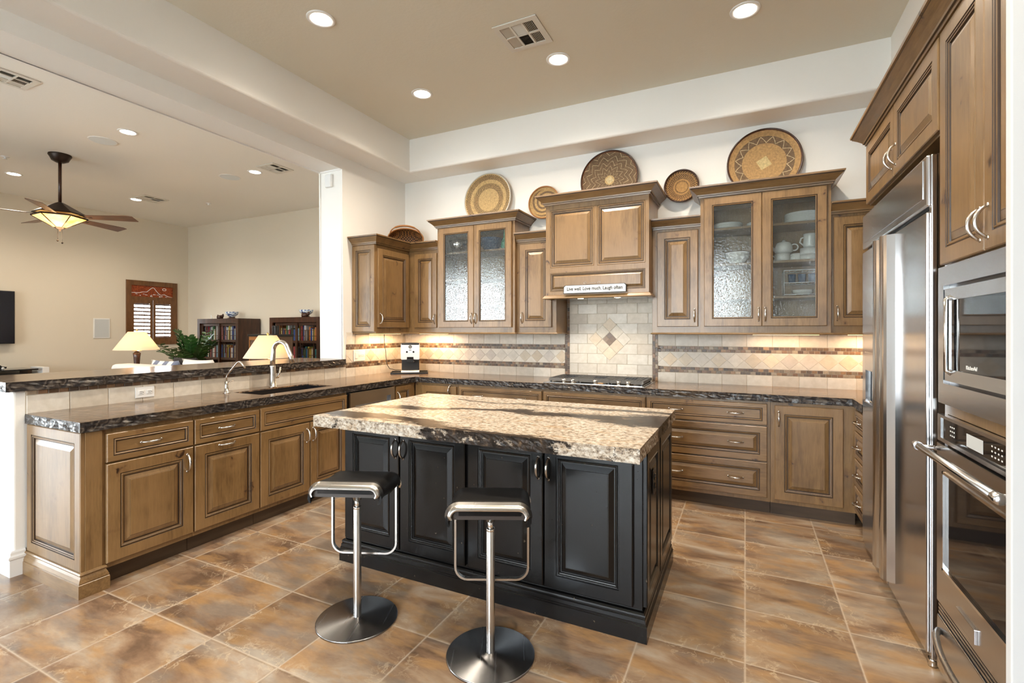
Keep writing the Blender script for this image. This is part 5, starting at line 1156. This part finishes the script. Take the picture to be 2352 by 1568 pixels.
# sofa with a pillow and a throw
s = thing('sofa', 'white upholstered sofa with its back to the bar ledge', 'sofa', (-6.08, 3.2, 0))
bm = B(); box(bm, -.98, .98, 0, .24, .12, .985, bev=.05, seg=4); obj('backrest', bm, 'cloth_white', s)
bm = B(); box(bm, -.96, .96, .2, .98, .10, .46, bev=.03, seg=3); obj('seat', bm, 'cloth_white', s)
for xx in (-.98, .76): bobj('arm', (xx, xx+.22, .03, .98, .10, .64), 'cloth_white', s, bev=.05)
for xx in (-.9, .86):
    for yy in (.06, .90): bobj('foot', (xx, xx+.05, yy, yy+.05, 0, .12), 'wood_dark', s)
def cushion(name, lb, mat, loc, w_, h_, d_, rot):
    bm = B(); n_ = 12; G = []
    for sg_ in (1, -1):
        g_ = []
        for i in range(n_+1):
            row = []
            for j in range(n_+1):
                u, v = -1+2*i/n_, -1+2*j/n_; k = max(0, (1-u**4)*(1-v**4))**.55; pin = 1-.07*(1-abs(u)**2)*abs(v)**3-.0
                row.append(bm.verts.new((u*w_/2*(1-.06*(1-v*v)), sg_*d_/2*k, v*h_/2*(1-.06*(1-u*u)))))
            g_.append(row)
        for i in range(n_):
            for j in range(n_):
                f_ = bm.faces.new((g_[i][j], g_[i+1][j], g_[i+1][j+1], g_[i][j+1])); f_.smooth = True
        G.append(g_)
    bmesh.ops.remove_doubles(bm, verts=bm.verts, dist=1e-5)
    return tag(obj(name, bm, mat, None, loc, rot), lb, 'cushion')
cushion('throw_pillow', 'blue and white striped pillow leaning over the sofa back', 'stripes', (-6.50, 3.58, .80), .58, .48, .15, (R(14), 0, 0))
cushion('throw_pillow', 'plain white pillow bulging above the sofa back beside the striped one', 'cloth_white', (-5.86, 3.60, .82), .60, .50, .16, (R(16), 0, 0))
cushion('throw_pillow', 'dark fluffy pillow behind the striped pillow on the sofa', 'throw_dark', (-6.40, 3.76, .85), .50, .44, .16, (R(16), 0, 0))
# large green plant in front of the left bookcase
p = thing('potted_plant', 'large leafy green plant in a brown pot beside the left bookcase', 'plant', (-8.95, 5.30, 0)); rp_ = random.Random(3)
bm = B(); lathe(bm, [(.0, 0), (.17, 0), (.23, .30), (.24, .62), (.21, .62), (.20, .58), (0, .58)], 32, caps=False); obj('pot', bm, 'pot_brown', p)
sb, lf = B(), B()
for k in range(15):
    a_ = 2*PI*k/15+rp_.uniform(-.2, .2); tilt = rp_.uniform(.18, 1.05); ln = rp_.uniform(.72, .95); pts = []
    for i in range(13):
        s_ = i/12; r_ = ln*(s_*math.sin(tilt)*.55+s_*s_*.42*math.sin(tilt)); z_ = .55+ln*(s_*math.cos(tilt*.6)-.20*s_*s_*tilt); pts.append(Vector((r_*math.cos(a_), r_*math.sin(a_), z_)))
    tube(sb, pts, [.012*(1-.7*i/12) for i in range(13)], 6)
    for i in range(3, 13):
        d = (pts[i]-pts[i-1]).normalized(); side = d.cross(Vector((0, 0, 1))).normalized(); up = side.cross(d)
        for sg_ in (-1, 1):
            L_ = .155*(1-.35*abs(i-7)/6)*rp_.uniform(.85, 1.1); dr_ = (d*.55+side*sg_*.85+up*rp_.uniform(.0, .35)).normalized(); wv_ = dr_.cross(up+d*.2).normalized()*L_*.30; nn = wv_.cross(dr_).normalized()
            b0 = pts[i]; prof = [(0, .05), (.25, .75), (.5, 1.), (.75, .7), (1., .02)]; L1, Mi, R1 = [], [], []
            for f_, ww_ in prof:
                c0 = b0+dr_*L_*f_-nn*L_*.12*f_*f_; L1.append(lf.verts.new(c0-wv_*ww_)); R1.append(lf.verts.new(c0+wv_*ww_)); Mi.append(lf.verts.new(c0-nn*L_*.05))
            for q in range(4): lf.faces.new((L1[q], Mi[q], Mi[q+1], L1[q+1])); lf.faces.new((Mi[q], R1[q], R1[q+1], Mi[q+1]))
obj('stems', sb, 'leaf', p); obj('leaves', lf, 'leaf', p, smooth=True)
# under-cabinet lamps: slim strips fixed below the wall cabinets
def strip(lb, x, y, l_, rz, power):
    t = thing('under_cabinet_light', lb, 'light', (x, y, 1.3755), rz, 'strips under the wall cabinets')
    bm = B(); box(bm, -l_/2, l_/2, -.02, .02, -.014, 0, bev=.003); obj('housing', bm, 'white_trim', t); bobj('lens', (-l_/2+.01, l_/2-.01, -.015, .015, -.0165, -.0135), 'lens_strip', t, bev=0)
    lamp('under_cabinet_light_beam', 'AREA', (x, y, 1.3755-.02), power, WARM2, rot=(0, 0, rz), shape='RECTANGLE', size=l_-.02, size_y=.03)
emit('lens_strip', (1, .62, .28), 3.)
strip('light strip under the corner cabinet on the side wall', -3.60, 4.22, .50, PI/2, 2.6); strip('light strip under the corner cabinet on the back wall', -3.22, 4.60, .40, 0, 2.0)
strip('light strip under the cabinet beside the refrigerator', 1.0, 4.60, .55, 0, 2.2); strip('light strip under the larger glass cabinet', .30, 4.60, .5, 0, .7)
